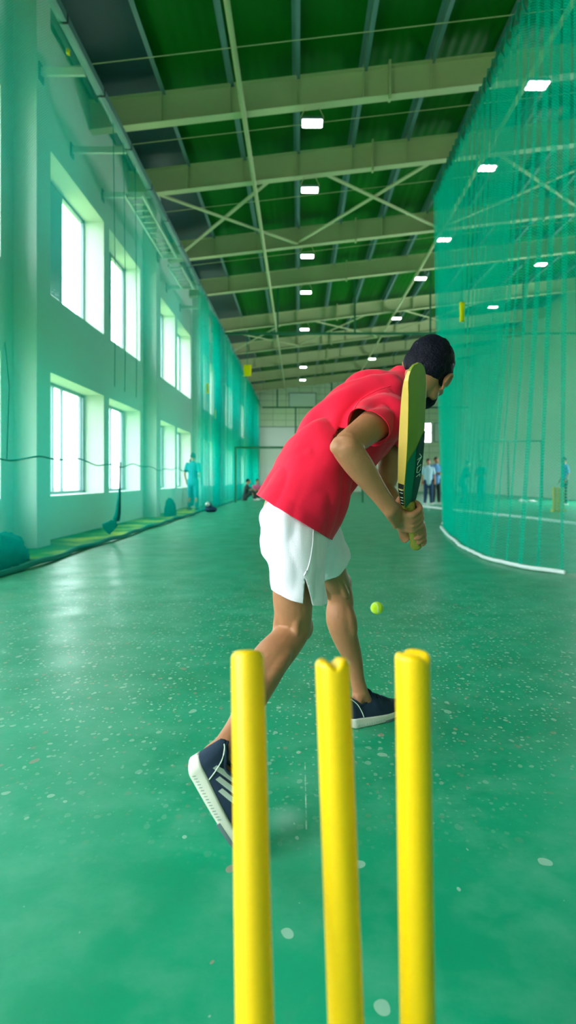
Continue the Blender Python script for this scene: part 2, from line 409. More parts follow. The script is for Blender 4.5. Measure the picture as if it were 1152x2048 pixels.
# roof and end walls
def slab(bm, x0, x1, y0, y1, t, dz=0):
    vs = []
    for x, y in ((x0, y0), (x1, y0), (x1, y1), (x0, y1)): vs.append((x, y, roof_z(x)+dz))
    v = [bm.verts.new(q) for q in vs]+[bm.verts.new((q[0], q[1], q[2]+t)) for q in vs]
    for f in ((0,3,2,1),(4,5,6,7),(0,1,5,4),(1,2,6,5),(2,3,7,6),(3,0,4,7)): bm.faces.new([v[i] for i in f])
bm = bmesh.new(); slab(bm, XG-0.4, XR+0.4, BACK, END+0.3, 0.12); struct('ceiling', bm, M['roof'])
bm = bmesh.new(); slab(bm, XW, -2.45, BACK, END, 0.02, -0.022); struct('trim_2', bm, M['soffit_blue'])
def gable(y0, y1, holes):
    bm = bmesh.new(); xs = sorted({XG-0.1, XR+0.2}|{q for h in holes for q in h[:2]})
    for i in range(len(xs)-1):
        x0, x1 = xs[i], xs[i+1]; zz = sorted([h[2:] for h in holes if h[0] <= x0+1e-4 and h[1] >= x1-1e-4]); z = 0
        for a, b_ in zz+[(None, None)]:
            top0, top1 = (a, a) if a is not None else (roof_z(x0), roof_z(x1))
            if top0 > z+1e-4:
                v = [bm.verts.new(q) for q in ((x0,y0,z),(x1,y0,z),(x1,y1,z),(x0,y1,z),(x0,y0,top0),(x1,y0,top1),(x1,y1,top1),(x0,y1,top0))]
                for f in ((0,3,2,1),(4,5,6,7),(0,1,5,4),(1,2,6,5),(2,3,7,6),(3,0,4,7)): bm.faces.new([v[k] for k in f])
            z = b_
    return bm
EW = [(9.55, 10.2, 3.75, 5.3)]
def end_mat():
    m = new_mat('end_wall_cladding', (0.55, 0.66, 0.50), 0.8, 0.2); nt = m.node_tree; L = nt.links.new
    tc = nt.nodes.new('ShaderNodeTexCoord'); br = nt.nodes.new('ShaderNodeTexBrick'); mp = nt.nodes.new('ShaderNodeMapping'); mp.inputs['Rotation'].default_value = (PI/2, 0, 0)
    br.offset = 0.0; br.inputs['Scale'].default_value = 0.5; br.inputs['Mortar Size'].default_value = 0.012; br.inputs['Color1'].default_value = (0.74, 0.82, 0.62, 1); br.inputs['Color2'].default_value = (0.80, 0.86, 0.70, 1); br.inputs['Mortar'].default_value = (0.48, 0.58, 0.42, 1)
    L(tc.outputs['Object'], mp.inputs[0]); L(mp.outputs[0], br.inputs['Vector']); L(br.outputs[0], nt.nodes['Principled BSDF'].inputs['Base Color']); return m
M['end'] = end_mat()
struct('wall_end', gable(END, END+0.3, EW), M['end'])
struct('wall_back', gable(BACK-0.3, BACK, []), M['cladding'])
bm = bmesh.new()
ry = [BACK-0.3, 19.0, 26.5, END+0.3]  # unseen opening added in this wall so sky light brightens the far hall
for i in range(3):
    if i % 2 == 0: box(bm, XR, XR+0.3, ry[i], ry[i+1], 0, roof_z(XR))
    else:
        box(bm, XR, XR+0.3, ry[i], ry[i+1], 0, 1.0); box(bm, XR, XR+0.3, ry[i], ry[i+1], 4.5, roof_z(XR))
        area('added_opening_light', (XR+0.35, (ry[i]+ry[i+1])/2, 2.75), (0, PI/2, 0), 3.5, 7.5, 1, (1, 1, 1), portal=True)
struct('wall_right', bm, M['cladding'])
area('window_light', ((EW[0][0]+EW[0][1])/2, END+0.35, 4.5), (-PI/2, 0, 0), 0.65, 1.55, 1, (1, 1, 1), portal=True)
wn += 1
bm = bmesh.new(); x0, x1, z0, z1 = EW[0]; t = 0.06
for q in ((x0, x0+t, z0, z1), (x1-t, x1, z0, z1), (x0+t, x1-t, z0, z0+t), (x0+t, x1-t, z1-t, z1), (x0+t, x1-t, (z0+z1)/2-0.03, (z0+z1)/2+0.03)): box(bm, q[0], q[1], END+0.02, END+0.08, q[2], q[3])
wo = struct('window_%d' % wn, bm, M['frame'])
bm = bmesh.new(); box(bm, x0+t, x1-t, END+0.045, END+0.05, z0+t, z1-t); obj('pane', bm, M['glass'], wo)
# flat panels on the end wall: white shutters and notices as the photo shows
def wall_panel(name, x0, x1, z0, z1, label, cat, mat='panel'):
    r = empty(name, ((x0+x1)/2, END, z0), label, cat)
    b1 = bmesh.new(); box(b1, x0+0.04, x1-0.04, END-0.05, END-0.012, z0+0.04, z1-0.04); keep_world(obj('panel', b1, M[mat]), r)
    b2 = bmesh.new()
    for q in ((x0, x0+0.05, z0, z1), (x1-0.05, x1, z0, z1), (x0+0.05, x1-0.05, z0, z0+0.05), (x0+0.05, x1-0.05, z1-0.05, z1)): box(b2, q[0], q[1], END-0.07, END-0.001, q[2], q[3])
    keep_world(obj('edge_frame', b2, M['frame']), r)
wall_panel('wall_board', -0.78, 1.33, 6.42, 7.6, 'large white rectangular board high on the far end wall', 'board')
wall_panel('wall_board', 10.35, 11.2, 3.8, 5.3, 'pale shutter on the end wall beside the small bright window', 'board')
wall_panel('wall_board', 9.9, 11.3, 6.4, 7.9, 'white board on the end wall above the small bright window', 'board')
wall_panel('roller_shutter', -3.1, -0.1, 0.0, 5.0, 'tall white sliding door on the end wall beside the left net', 'door', 'shutter')
wall_panel('roller_shutter', 0.1, 3.2, 0.0, 4.1, 'lower white sliding door on the end wall right of the tall one', 'door', 'shutter')

# ------------------------------------------------------------------ roof steel
BEAMS = [4.6, 7.8, 11.0, 13.55, 17.6, 21.0, 26.2, 30.9, 35.0, 39.5, 44.0]
PURL = [-3.62, -2.43, -1.22, -0.05, 1.145, 2.34, 3.58, 4.8, 6.0, 7.2, 8.4, 9.6, 10.8, 12.0]
ORD = ['nearest', 'second', 'third', 'fourth', 'fifth', 'sixth', 'seventh', 'eighth', 'ninth', 'tenth', 'eleventh', 'twelfth']
def beam_bot(x): return EYE+6.60+SLOPE*x
def beam(y, k):
    r = empty('roof_beam', (XW, y, beam_bot(XW)), 'cream steel roof beam crossing the hall, %s one counted from the camera' % ORD[k], 'roof beam', 'cream steel roof beams')
    def pl(bm, z0, z1, x0, x1, y0, y1):
        v = [bm.verts.new(q) for q in ((x0,y0,beam_bot(x0)+z0),(x1,y0,beam_bot(x1)+z0),(x1,y1,beam_bot(x1)+z0),(x0,y1,beam_bot(x0)+z0),(x0,y0,beam_bot(x0)+z1),(x1,y0,beam_bot(x1)+z1),(x1,y1,beam_bot(x1)+z1),(x0,y1,beam_bot(x0)+z1))]
        for f in ((0,3,2,1),(4,5,6,7),(0,1,5,4),(1,2,6,5),(2,3,7,6),(3,0,4,7)): bm.faces.new([v[i] for i in f])
    xa, xb = XW+0.0, XR
    b1 = bmesh.new(); pl(b1, 0.014, 0.52, xa, xb, y+0.094, y+0.106); keep_world(obj('web', b1, M['steel_cream']), r)
    for nm, z in (('bottom_flange', 0.0), ('top_flange', 0.52)):
        b1 = bmesh.new(); pl(b1, z, z+0.014, xa, xb, y, y+0.20); keep_world(obj(nm, b1, M['steel_cream']), r)
    for x in PURL[1:-1]:
        b1 = bmesh.new(); pl(b1, 0.014, 0.60, x-0.012, x+0.012, y+0.012, y+0.094); keep_world(obj('stiffener', b1, M['steel_cream']), r)
    for x in (1.60, 6.9):
        b1 = bmesh.new(); pl(b1, -0.09, 0.60, x-0.02, x+0.02, y-0.03, y+0.09); keep_world(obj('splice_plate', b1, M['steel_cream']), r)
for k, y in enumerate(BEAMS[2:]): beam(y, k)
pn = ['leftmost, against the window wall', 'second from the window wall', 'third from the window wall', 'fourth, straight above the row of middle lamps', 'fifth from the window wall', 'sixth from the window wall', 'seventh, just above the right net rail', 'eighth, first beyond the right net', 'ninth, second beyond the right net', 'tenth, third beyond the right net', 'eleventh, fourth beyond the right net', 'twelfth, fifth beyond the right net', 'thirteenth, sixth beyond the right net', 'last, against the far right wall']
for k, x in enumerate(PURL):
    r = empty('roof_purlin', (x, BACK, roof_z(x)-0.24), 'blue grey steel purlin under the roof, '+pn[k], 'purlin', 'blue grey roof purlins')
    z = roof_z(x)-0.028
    b1 = bmesh.new(); box(b1, x-0.006, x+0.006, BACK, END, z-0.19, z); box(b1, x-0.006, x+0.07, BACK, END, z-0.20, z-0.19); box(b1, x-0.07, x+0.006, BACK, END, z-0.006, z); keep_world(obj('channel', b1, M['purlin']), r)
# cream tubes running along the hall under the beams
for x, lab in ((-0.97, 'thin cream tube running the length of the hall under the beams, left one'), (4.02, 'thin cream tube running the length of the hall under the beams, right one')):
    b1 = bmesh.new(); rtube(b1, [(x, 0, beam_bot(x)-0.055), (x, 24, beam_bot(x)-0.055), (x, END-0.05, beam_bot(x)-0.055)], 0.045, 10, False)
    r = empty('brace_tube', (x, 0, beam_bot(x)-0.1), lab, 'roof tube'); keep_world(obj('tube', b1, M['steel_cream'], smooth=True), r)
# crossed braces
def brace(xa, ya, xb, yb, lab):
    hb = 0.05 if xb > xa else 0.10
    za, zb = beam_bot(xa)+hb, beam_bot(xb)+hb
    b1 = bmesh.new(); obox(b1, (xa, ya+0.2, za), (xb, yb, zb), 0.09, 0.03)
    r = empty('cross_brace', (xa, ya, za), lab, 'brace', 'crossed roof braces'); keep_world(obj('bar', b1, M['steel_cream']), r)
Y2, Y3, Y6, Y7 = BEAMS[3], BEAMS[4], BEAMS[6], BEAMS[7]
for ya, yb, where in ((Y2, Y3, 'between the second and third beams'), (Y6, Y7, 'between the fifth and sixth beams')):
    brace(-3.1, ya, -0.05, yb, 'cream diagonal brace '+where+', left bay, running right')
    brace(-0.6, ya, -3.4, yb, 'cream diagonal brace '+where+', left bay, running left')
    brace(0.6, ya, 3.9, yb, 'cream diagonal brace '+where+', middle bay, running right')
    brace(3.0, ya, 0.0, yb, 'cream diagonal brace '+where+', middle bay, running left')
    brace(4.4, ya, 8.0, yb, 'cream diagonal brace '+where+', bay past the net, running right')
    brace(8.0, ya, 4.2, yb, 'cream diagonal brace '+where+', bay past the net, running left')
# thin tie rods
for k, y in enumerate((9.6, 11.9, 14.9, 18.6)):
    b1 = bmesh.new(); rtube(b1, [(XW, y, beam_bot(XW)+0.16), (XR, y, beam_bot(XR)+0.16)], 0.008, 6, False)
    tag(obj('tie_rod', b1, M['steel_cream']), 'thin pale tie rod strung across under the roof, %s from the camera' % ORD[k], 'tie rod', 'thin tie rods')

# lamps
def make_lamp():
    r = empty('high_bay_lamp', (0, 0, 0))
    b1 = bmesh.new(); box(b1, -0.185, 0.185, -0.125, 0.125, 0.012, 0.05)
    for i in range(9): box(b1, -0.17+i*0.040, -0.16+i*0.040, -0.11, 0.11, 0.05, 0.085)
    obj('housing', b1, M['frame'], r)
    b1 = bmesh.new(); box(b1, -0.175, 0.175, -0.115, 0.115, -0.012, 0.012); bmesh.ops.bevel(b1, geom=b1.edges[:], offset=0.008, segments=2, affect='EDGES'); obj('diffuser', b1, M['lamp'], r)
    b1 = bmesh.new()
    b1.free()
    for s in (-1, 1):
        b1 = bmesh.new(); rtube(b1, [(s*0.188, 0, 0.03), (s*0.20, 0, 0.12), (s*0.12, 0, 0.29)], 0.008, 6)
        obj('bracket', b1, M['steel_cream'], r)
    return r
lamp0 = None; seen = 0
rows = [(0.235, [11.0, 13.55, 17.6, 21.0, 26.2, 35.0, 39.5], 'middle row, straight above the lane'),
        (4.10, [11.0, 13.55, 17.6, 21.0, 26.2, 35.0, 39.5], 'row along the right cream tube'),
        (8.15, [21.0, 26.2], 'row beyond the right net')]
for x, yl, where in rows:
    for k, y in enumerate(yl):
        if lamp0 is None: lamp0 = make_lamp(); o = lamp0
        else: o = copy_tree(lamp0)
        dy = 0.1 if x < 1 else (-0.25 if k == 0 and x < 5 else 0.05)
        o.location = (x, y+dy, beam_bot(x)-0.30)
        if x > 1 and k == 0 and x < 5:
            b1 = bmesh.new(); box(b1, -0.02, 0.02, -0.05, 0.40, 0.29, 0.305); obj('mount_arm', b1, M['steel_cream'], o)
        tag(o, 'bright white high-bay lamp under a beam, %s in the %s' % (ORD[k], where), 'lamp', 'high-bay ceiling lamps')

# ------------------------------------------------------------------ net rails, brackets, hangers
RZ = EYE+5.35; XL, XRR = -2.76, 2.56
def box_rail(name, x, y0, y1, lab):
    r = empty(name, (x, y0, RZ), lab, 'net rail')
    b1 = bmesh.new(); box(b1, x-0.05, x+0.05, y0, y1, RZ, RZ+0.10)
    keep_world(obj('beam_tube', b1, M['rail']), r)
    for i in range(int((y1-y0)/1.4)):
        yy = y0+0.7+i*1.4; b2 = bmesh.new(); box(b2, x-0.056, x+0.056, yy, yy+0.03, RZ-0.006, RZ+0.106)
        keep_world(obj('joint_strap', b2, M['black']), r)
box_rail('net_rail', XL, 1.0, 46.0, 'square steel rail carrying the left net high along the window wall')
r = empty('net_rail', (XRR, 1.0, RZ), 'dark steel rail carrying the right net above the lane edge', 'net rail')
b1 = bmesh.new(); box(b1, XRR-0.04, XRR+0.04, 1.0, 12.0, RZ, RZ+0.09); keep_world(obj('beam_tube', b1, M['dark_green_steel']), r)
b1 = bmesh.new(); lace = []
for i in range(40):
    y = 4.3+i*0.19; lace += [(XRR-0.055, y, RZ+0.10), (XRR-0.06, y+0.03, RZ-0.03), (XRR, y+0.07, RZ-0.09), (XRR+0.055, y+0.12, RZ-0.02), (XRR+0.05, y+0.15, RZ+0.10)]
rtube(b1, lace, 0.012, 5)
keep_world(obj('lacing_rope', b1, M['rope'], smooth=True), r)
by = [5.2, 8.1, 10.05, 11.65, 14.9, 17.3, 19.3, 21.7, 24.6, 28.5, 32, 35.3]
for k, y in enumerate(by):
    x0 = XC if any(abs(y-p) < 0.3 for p in piers) else XW
    r = empty('rail_bracket', (x0, y, RZ), 'steel bracket holding the left net rail off the window wall, %s one' % ORD[k], 'bracket', 'rail brackets')
    b1 = bmesh.new(); box(b1, x0, XL-0.05, y+0.1, y+0.15, RZ-0.03, RZ+0.07); keep_world(obj('arm', b1, M['white_paint']), r)
    b1 = bmesh.new(); box(b1, x0, x0+0.015, y+0.05, y+0.2, RZ-0.11, RZ+0.12); keep_world(obj('wall_plate', b1, M['rail']), r)
# cross rail far down the hall and its hangers
r = empty('cross_rail', (XL, 22.8, RZ), 'dark green cross rail spanning the hall above the batter\'s head', 'net rail')
b1 = bmesh.new(); box(b1, XL+0.06, XR, 22.8, 22.88, RZ-0.04, RZ+0.04); keep_world(obj('cross_bar', b1, M['dark_green_steel']), r)
for x in (-0.78, 2.04, 4.80, 8.2):
    b1 = bmesh.new(); box(b1, x-0.03, x+0.03, 22.81, 22.87, RZ+0.04, roof_z(x)-0.03); keep_world(obj('hanger', b1, M['dark_green_steel']), r)
r = empty('cross_rail', (XL, 46, RZ), 'dark green cross rail in front of the end wall under the white board', 'net rail')
b1 = bmesh.new(); box(b1, XL+0.06, XR, 46.0, 46.1, RZ-0.05, RZ+0.05); keep_world(obj('cross_bar', b1, M['dark_green_steel']), r)
for x in (-1.6, 2.4, 7.0):
    b1 = bmesh.new(); box(b1, x-0.05, x+0.05, 46.0, 46.1, RZ+0.05, roof_z(x)-0.03); keep_world(obj('hanger', b1, M['dark_green_steel']), r)
b1 = bmesh.new(); box(b1, -0.3, -0.2, 46.0, 46.1, 0.0, RZ-0.05); keep_world(obj('post', b1, M['dark_green_steel']), r)
def goal(x0, x1, y, h, posts, lab):
    r = empty('training_goal', (x0, y, 0), lab, 'goal')
    b1 = bmesh.new(); box(b1, x0, x1, y-0.03, y+0.03, h-0.04, h+0.04); keep_world(obj('crossbar', b1, M['dark_green_steel']), r)
    for x in posts:
        b1 = bmesh.new(); box(b1, x-0.04, x+0.04, y-0.04, y+0.04, 0, h-0.04); keep_world(obj('post', b1, M['dark_green_steel']), r)
goal(-2.60, 2.6, 25.2, EYE+1.31, (-2.56, 2.56), 'low dark green tube frame across the lane behind the batter')
goal(8.6, 11.7, 30.0, EYE+1.87, (8.64, 10.05, 11.66), 'dark green rectangular tube frame on the floor beyond the right net')

# ------------------------------------------------------------------ nets
def net_sheet(name, path, z0, z1, folds, mat, nz=24, step=0.05, lean=None):
    """path: list of (x, y) at the top; folds(s, h) sideways offset; h=0 floor .. 1 top; lean(s) floor x offset"""
    pts = [Vector((*p, 0)) for p in path]; seg = [(pts[i+1]-pts[i]).length for i in range(len(pts)-1)]; Ltot = sum(seg)
    n = int(Ltot/step); bm = bmesh.new(); uvl = bm.loops.layers.uv.new('UVMap'); grid = []
    for i in range(n+1):
        s = Ltot*i/n; k = 0; q = s
        while k < len(seg)-1 and q > seg[k]: q -= seg[k]; k += 1
        p = pts[k].lerp(pts[k+1], min(1, q/seg[k])); d = (pts[k+1]-pts[k]).normalized(); nr = Vector((d.y, -d.x, 0))
        row = []
        for j in range(nz+1):
            h = j/nz; off = folds(s, h)
            row.append((bm.verts.new(p+nr*off+Vector(((lean(p.y)*(1-h)**1.6 if lean else 0), 0, z0+(z1-z0)*h))), s+off*2.0, z0+(z1-z0)*h))
        grid.append(row)
    for i in range(n):
        for j in range(nz):
            q = (grid[i][j], grid[i+1][j], grid[i+1][j+1], grid[i][j+1])
            f = bm.faces.new([a[0] for a in q]); f.smooth = True
            for lp, a in zip(f.loops, q): lp[uvl].uv = (a[1], a[2])
    me = bpy.data.meshes.new(name); bm.to_mesh(me); bm.free(); me.materials.append(mat)
    o = bpy.data.objects.new(name, me); COL.objects.link(o)
    return o
def nz1(s, f, seed): return noise.noise(Vector((s*f, seed, 0.3)))
def fold_left(s, h):
    y = s+3.0
    far = max(0.0, min(1.0, (y-15.5)/6))
    a = 0.025+0.13*far
    return a*math.sin(2*PI*s/(1.6-0.9*far)+3*nz1(s, 0.4, 2)+0.8*h)*(0.6+0.6*nz1(s, 0.7, 9))+0.02*nz1(s*2, 1.0, h*3)
r = empty('practice_net', (XL, 3.0, 0), 'teal practice net hanging along the window wall on the left', 'net')
o = net_sheet('netting', [(XL, 3.0), (XL, 42.0)], 0.015, RZ-0.004, fold_left, M['net_left'], nz=22, step=0.07); keep_world(o, r)
b1 = bmesh.new(); hem = []
for i in range(200):
    y = 3.0+i*0.2; hem.append((XL+0.03*math.sin(y*2.1)+0.03*nz1(y, 0.8, 4), y, 0.035+0.012*math.sin(y*5)))
rtube(b1, hem, 0.032, 8); keep_world(obj('hem_rope', b1, M['rope'], smooth=True), r)
b1 = bmesh.new(); rtube(b1, [(XL+0.012*math.sin(y*0.1*7), y*0.1, 1.13+0.025*math.sin(y*0.1*1.9)+0.02*math.sin(y*.1*5)) for y in range(40, 160)], 0.008, 6); keep_world(obj('waist_rope', b1, M['rope'], smooth=True), r)
for yy, zz in ((5.9, 4.6), (9.35, 5.9), (9.9, 5.9), (10.6, 5.9)):
    b1 = bmesh.new(); rtube(b1, [(XL-0.02, yy, RZ if yy > 6 else 2.2), (XL-0.02+0.02, yy+0.05, 3.5 if yy > 6 else 1.8), (XL, yy, 2.3 if yy > 6 else 1.1)], 0.006, 6); keep_world(obj('hanging_cord', b1, M['rope'], smooth=True), r)
# bunched twist of net by the second window
b1 = bmesh.new(); tube(b1, catmull([(P(241, 925, 9.6), 0.012, 0.012), (P(240, 960, 9.6), 0.01, 0.01), (P(238, 1000, 9.6), 0.03, 0.02), (P(232, 1040, 9.5), 0.06, 0.03), (P(212, 1058, 9.5), 0.10, 0.03)]), None, 10)
keep_world(obj('gathered_corner', b1, M['net_heap'], smooth=True), r)

def fold_right(s, h):
    bunch = max(0.0, min(1.0, (s-1.6)/3.5))
    a = 0.07-0.01*bunch; lam = 0.21+0.03*bunch
    return a*math.sin(2*PI*s/lam+2.5*nz1(s, 0.9, 5)+1.2*nz1(s*0.5, 1, h*1.2))*(0.7+0.5*nz1(s, 1.3, 8))
floor_path = [(4.2, 0.45), (5.2, 0.30), (5.9, 0.02), (6.3, -0.24), (7.0, -0.40), (8.3, -0.35), (9.0, -0.24), (9.8, -0.15), (11.8, 0.18), (13, 0.2)]
def lean_right(y):
    for (a, fa), (b_, fb) in zip(floor_path, floor_path[1:]):
        if a <= y <= b_: return fa+(fb-fa)*(y-a)/(b_-a)
    return 0.3
r = empty('practice_net', (XRR, 4.3, 0), 'teal practice net hanging in vertical folds on the right of the lane', 'net')
o = net_sheet('netting', [(XRR, 4.3), (XRR, 11.75)], 0.02, RZ-0.01, fold_right, M['net_right'], nz=26, step=0.022, lean=lean_right); keep_world(o, r)
b1 = bmesh.new(); rtube(b1, [(XRR-0.07+lean_right(y/20)+0.01*math.sin(y), y/20, 0.028) for y in range(118, 236, 2)], 0.022, 8); keep_world(obj('white_hem_rope', b1, M['white_rope'], smooth=True), r)
# white boundary rope further right
b1 = bmesh.new(); rtube(b1, [(q.x, q.y, 0.03) for q in [P(840, 1014, 20.8), P(915, 1022, 18.1), P(980, 1030, 16.1), P(1060, 1038, 14.4), P(1152, 1050, 12.5), P(1300, 1066, 10.6)]], 0.035, 8)
tag(obj('boundary_rope', b1, M['white_rope'], smooth=True), 'white boundary rope lying on the floor beyond the right net', 'rope')
def heap(name, c, rx, ry, rz, lab, cat, mat, seed):
    b1 = bmesh.new(); ellipsoid(b1, (c[0], c[1], rz*0.15), ((rx, 0, 0), (0, ry, 0), (0, 0, rz)), 90, 60)
    bmesh.ops.recalc_face_normals(b1, faces=b1.faces[:]); me = bpy.data.meshes.new(name); b1.to_mesh(me); b1.free()
    displace(me, lambda p: 0.30*min(rx, rz)*(noise.turbulence(p*6+Vector((seed, 0, 0)), 5, False)-0.4))
    for v in me.vertices: v.co.z = max(v.co.z, 0.014)
    return tag(link_mesh(name, me, mat), lab, cat)
heap('net_pile', (-3.10, 6.15), 0.20, 0.95, 0.36, 'crumpled pile of dark teal netting at the foot of the nearest pier', 'net pile', M['net_heap'], 3)
heap('net_pile', (-3.22, 15.6), 0.16, 0.30, 0.42, 'rounded dark teal bundle on the floor behind the left net, below the third window', 'net pile', M['net_heap'], 8)

# ladder stored on the brackets
def ladder(y0, y1, x0, x1, z, lab):
    r = empty('ladder', ((x0+x1)/2, y0, z), lab, 'ladder', 'ladders stored on the rail brackets')
    for x in (x0, x1):
        b1 = bmesh.new(); box(b1, x-0.018, x+0.018, y0, y1, z-0.035, z+0.035); keep_world(obj('side_rail', b1, M['white_paint']), r)
    k = int((y1-y0)/0.28)
    for i in range(k):
        y = y0+0.14+i*0.28; b1 = bmesh.new(); rtube(b1, [(x0+0.018, y, z), (x1-0.018, y, z)], 0.016, 8, False); keep_world(obj('rung', b1, M['white_paint'], smooth=True), r)
ladder(11.55, 14.75, -3.22, -2.90, RZ-0.07, 'long white ladder lying flat on the brackets above the second window')
ladder(15.4, 17.2, -3.22, -2.90, RZ-0.07, 'short white ladder lying flat on brackets beyond the long one')

# yellow cloths / tags hung in the nets
def tagcloth(px, py, y, w_, h_, lab):
    c = P(px, py, y); b1 = bmesh.new(); n = 6
    rows_ = []
    for i in range(n+1):
        z = c.z+h_/2-h_*i/n
        ring = []
        for (dx, dy) in ((-1, -1), (-0.3, -1.25), (0.3, -0.9), (1, -1), (1, 1), (0.3, 1.1), (-0.3, 0.8), (-1, 1)):
            ring.append(Vector((c.x+dx*w_/2*(0.85+0.2*nz1(i*0.7, 1, px)), c.y+dy*0.025+0.02*nz1(i*0.5+dx, 1, py), z)))
        rows_.append(ring)
    ring_loft(b1, rows_); t_ = tag(obj('yellow_tag', b1, M['yellow_cloth'], smooth=True), lab, 'tag', 'yellow cloth tags hung on the nets')
    if y > 22:
        b1 = bmesh.new(); rtube(b1, [(c.x, c.y, c.z+h_/2), (c.x-0.02, c.y-0.1, RZ-0.03)], 0.008, 6); obj('string', b1, M['rope'], t_)
    return t_
tagcloth(495, 741, 23.0, 0.32, 0.42, 'square yellow tag hanging under the left end of the cross rail')
tagcloth(924, 624, 8.6, 0.07, 0.26, 'tall narrow yellow tag hanging on the right net')
tagcloth(414, 777, 18.4, 0.10, 0.30, 'small yellow tag on the left net, above the person in teal')
tagcloth(430, 828, 20.5, 0.07, 0.30, 'small faint yellow tag low on the left net further away')
tagcloth(136, 104, 7.5, 0.035, 0.06, 'tiny yellow tag tied at the top of the left net by the first bracket')

# ------------------------------------------------------------------ far plastic wicket and balls
r = empty('plastic_wicket', (7.3, 17.6, 0), 'yellow plastic wicket standing on the floor beyond the right net', 'wicket')
for i in (-1, 0, 1):
    b1 = bmesh.new(); rtube(b1, [(7.3+i*0.115, 17.6, 0.06), (7.3+i*0.115, 17.6, 0.66)], 0.050, 12); keep_world(obj('stump', b1, M['yellow_plastic'], smooth=True), r)
b1 = bmesh.new(); box(b1, 7.12, 7.48, 17.5, 17.7, 0.0, 0.07); keep_world(obj('base', b1, M['yellow_plastic']), r)
def small_ball(x, y, rr, lab, mat):
    b1 = bmesh.new(); ellipsoid(b1, (x, y, rr), ((rr, 0, 0), (0, rr, 0), (0, 0, rr))); return tag(obj('kit_bundle', b1, mat, smooth=True), lab, 'bundle')
def bundle(px, y, w_, h_, lab, mat):
    c = P(px, 1000, y); b1 = bmesh.new()
    ellipsoid(b1, (c.x, y, h_*0.45), ((w_/2, 0, 0), (0, w_/3, 0), (0, 0, h_*0.5))); ellipsoid(b1, (c.x+w_*0.3, y-0.05, h_*0.3), ((w_/3, 0, 0), (0, w_/4, 0), (0, 0, h_*0.33)))
    me = bake(b1, 0.02, 3)
    for v in me.vertices: v.co.z = max(v.co.z, 0.013)
    tag(link_mesh('kit_bundle', me, mat), lab, 'bundle')
bundle(1043, 24.5, 0.30, 0.16, 'small pale bundle on the floor beyond the right net', M['pale_cloth'])
bundle(1063, 24.9, 0.34, 0.12, 'flat pale bundle on the floor left of the yellow wicket', M['pale_cloth'])
bundle(888, 12.6, 0.13, 0.06, 'small white scrap on the floor at the foot of the right net', M['white_rope'])

# dark bag with white item by the left net
r = empty('kit_bag', (-2.62, 17.6, 0), 'dark kit bag with a white cap on top by the left net hem', 'bag')
b1 = bmesh.new(); ellipsoid(b1, (-2.48, 17.6, 0.07), ((0.18, 0, 0), (0, 0.14, 0), (0, 0, 0.085))); ellipsoid(b1, (-2.54, 17.6, 0.16), ((0.10, 0, 0), (0, 0.09, 0), (0, 0, 0.12)))
me = bake(b1, 0.02, 2)
for v in me.vertices: v.co.z = max(v.co.z, 0.002)
keep_world(link_mesh('bag_body', me, M['navy_cloth']), r)
b1 = bmesh.new(); ellipsoid(b1, (-2.56, 17.5, 0.22), ((0.07, 0, 0), (0, 0.07, 0), (0, 0, 0.06))); keep_world(obj('white_cap', b1, M['white_paint'], smooth=True), r)

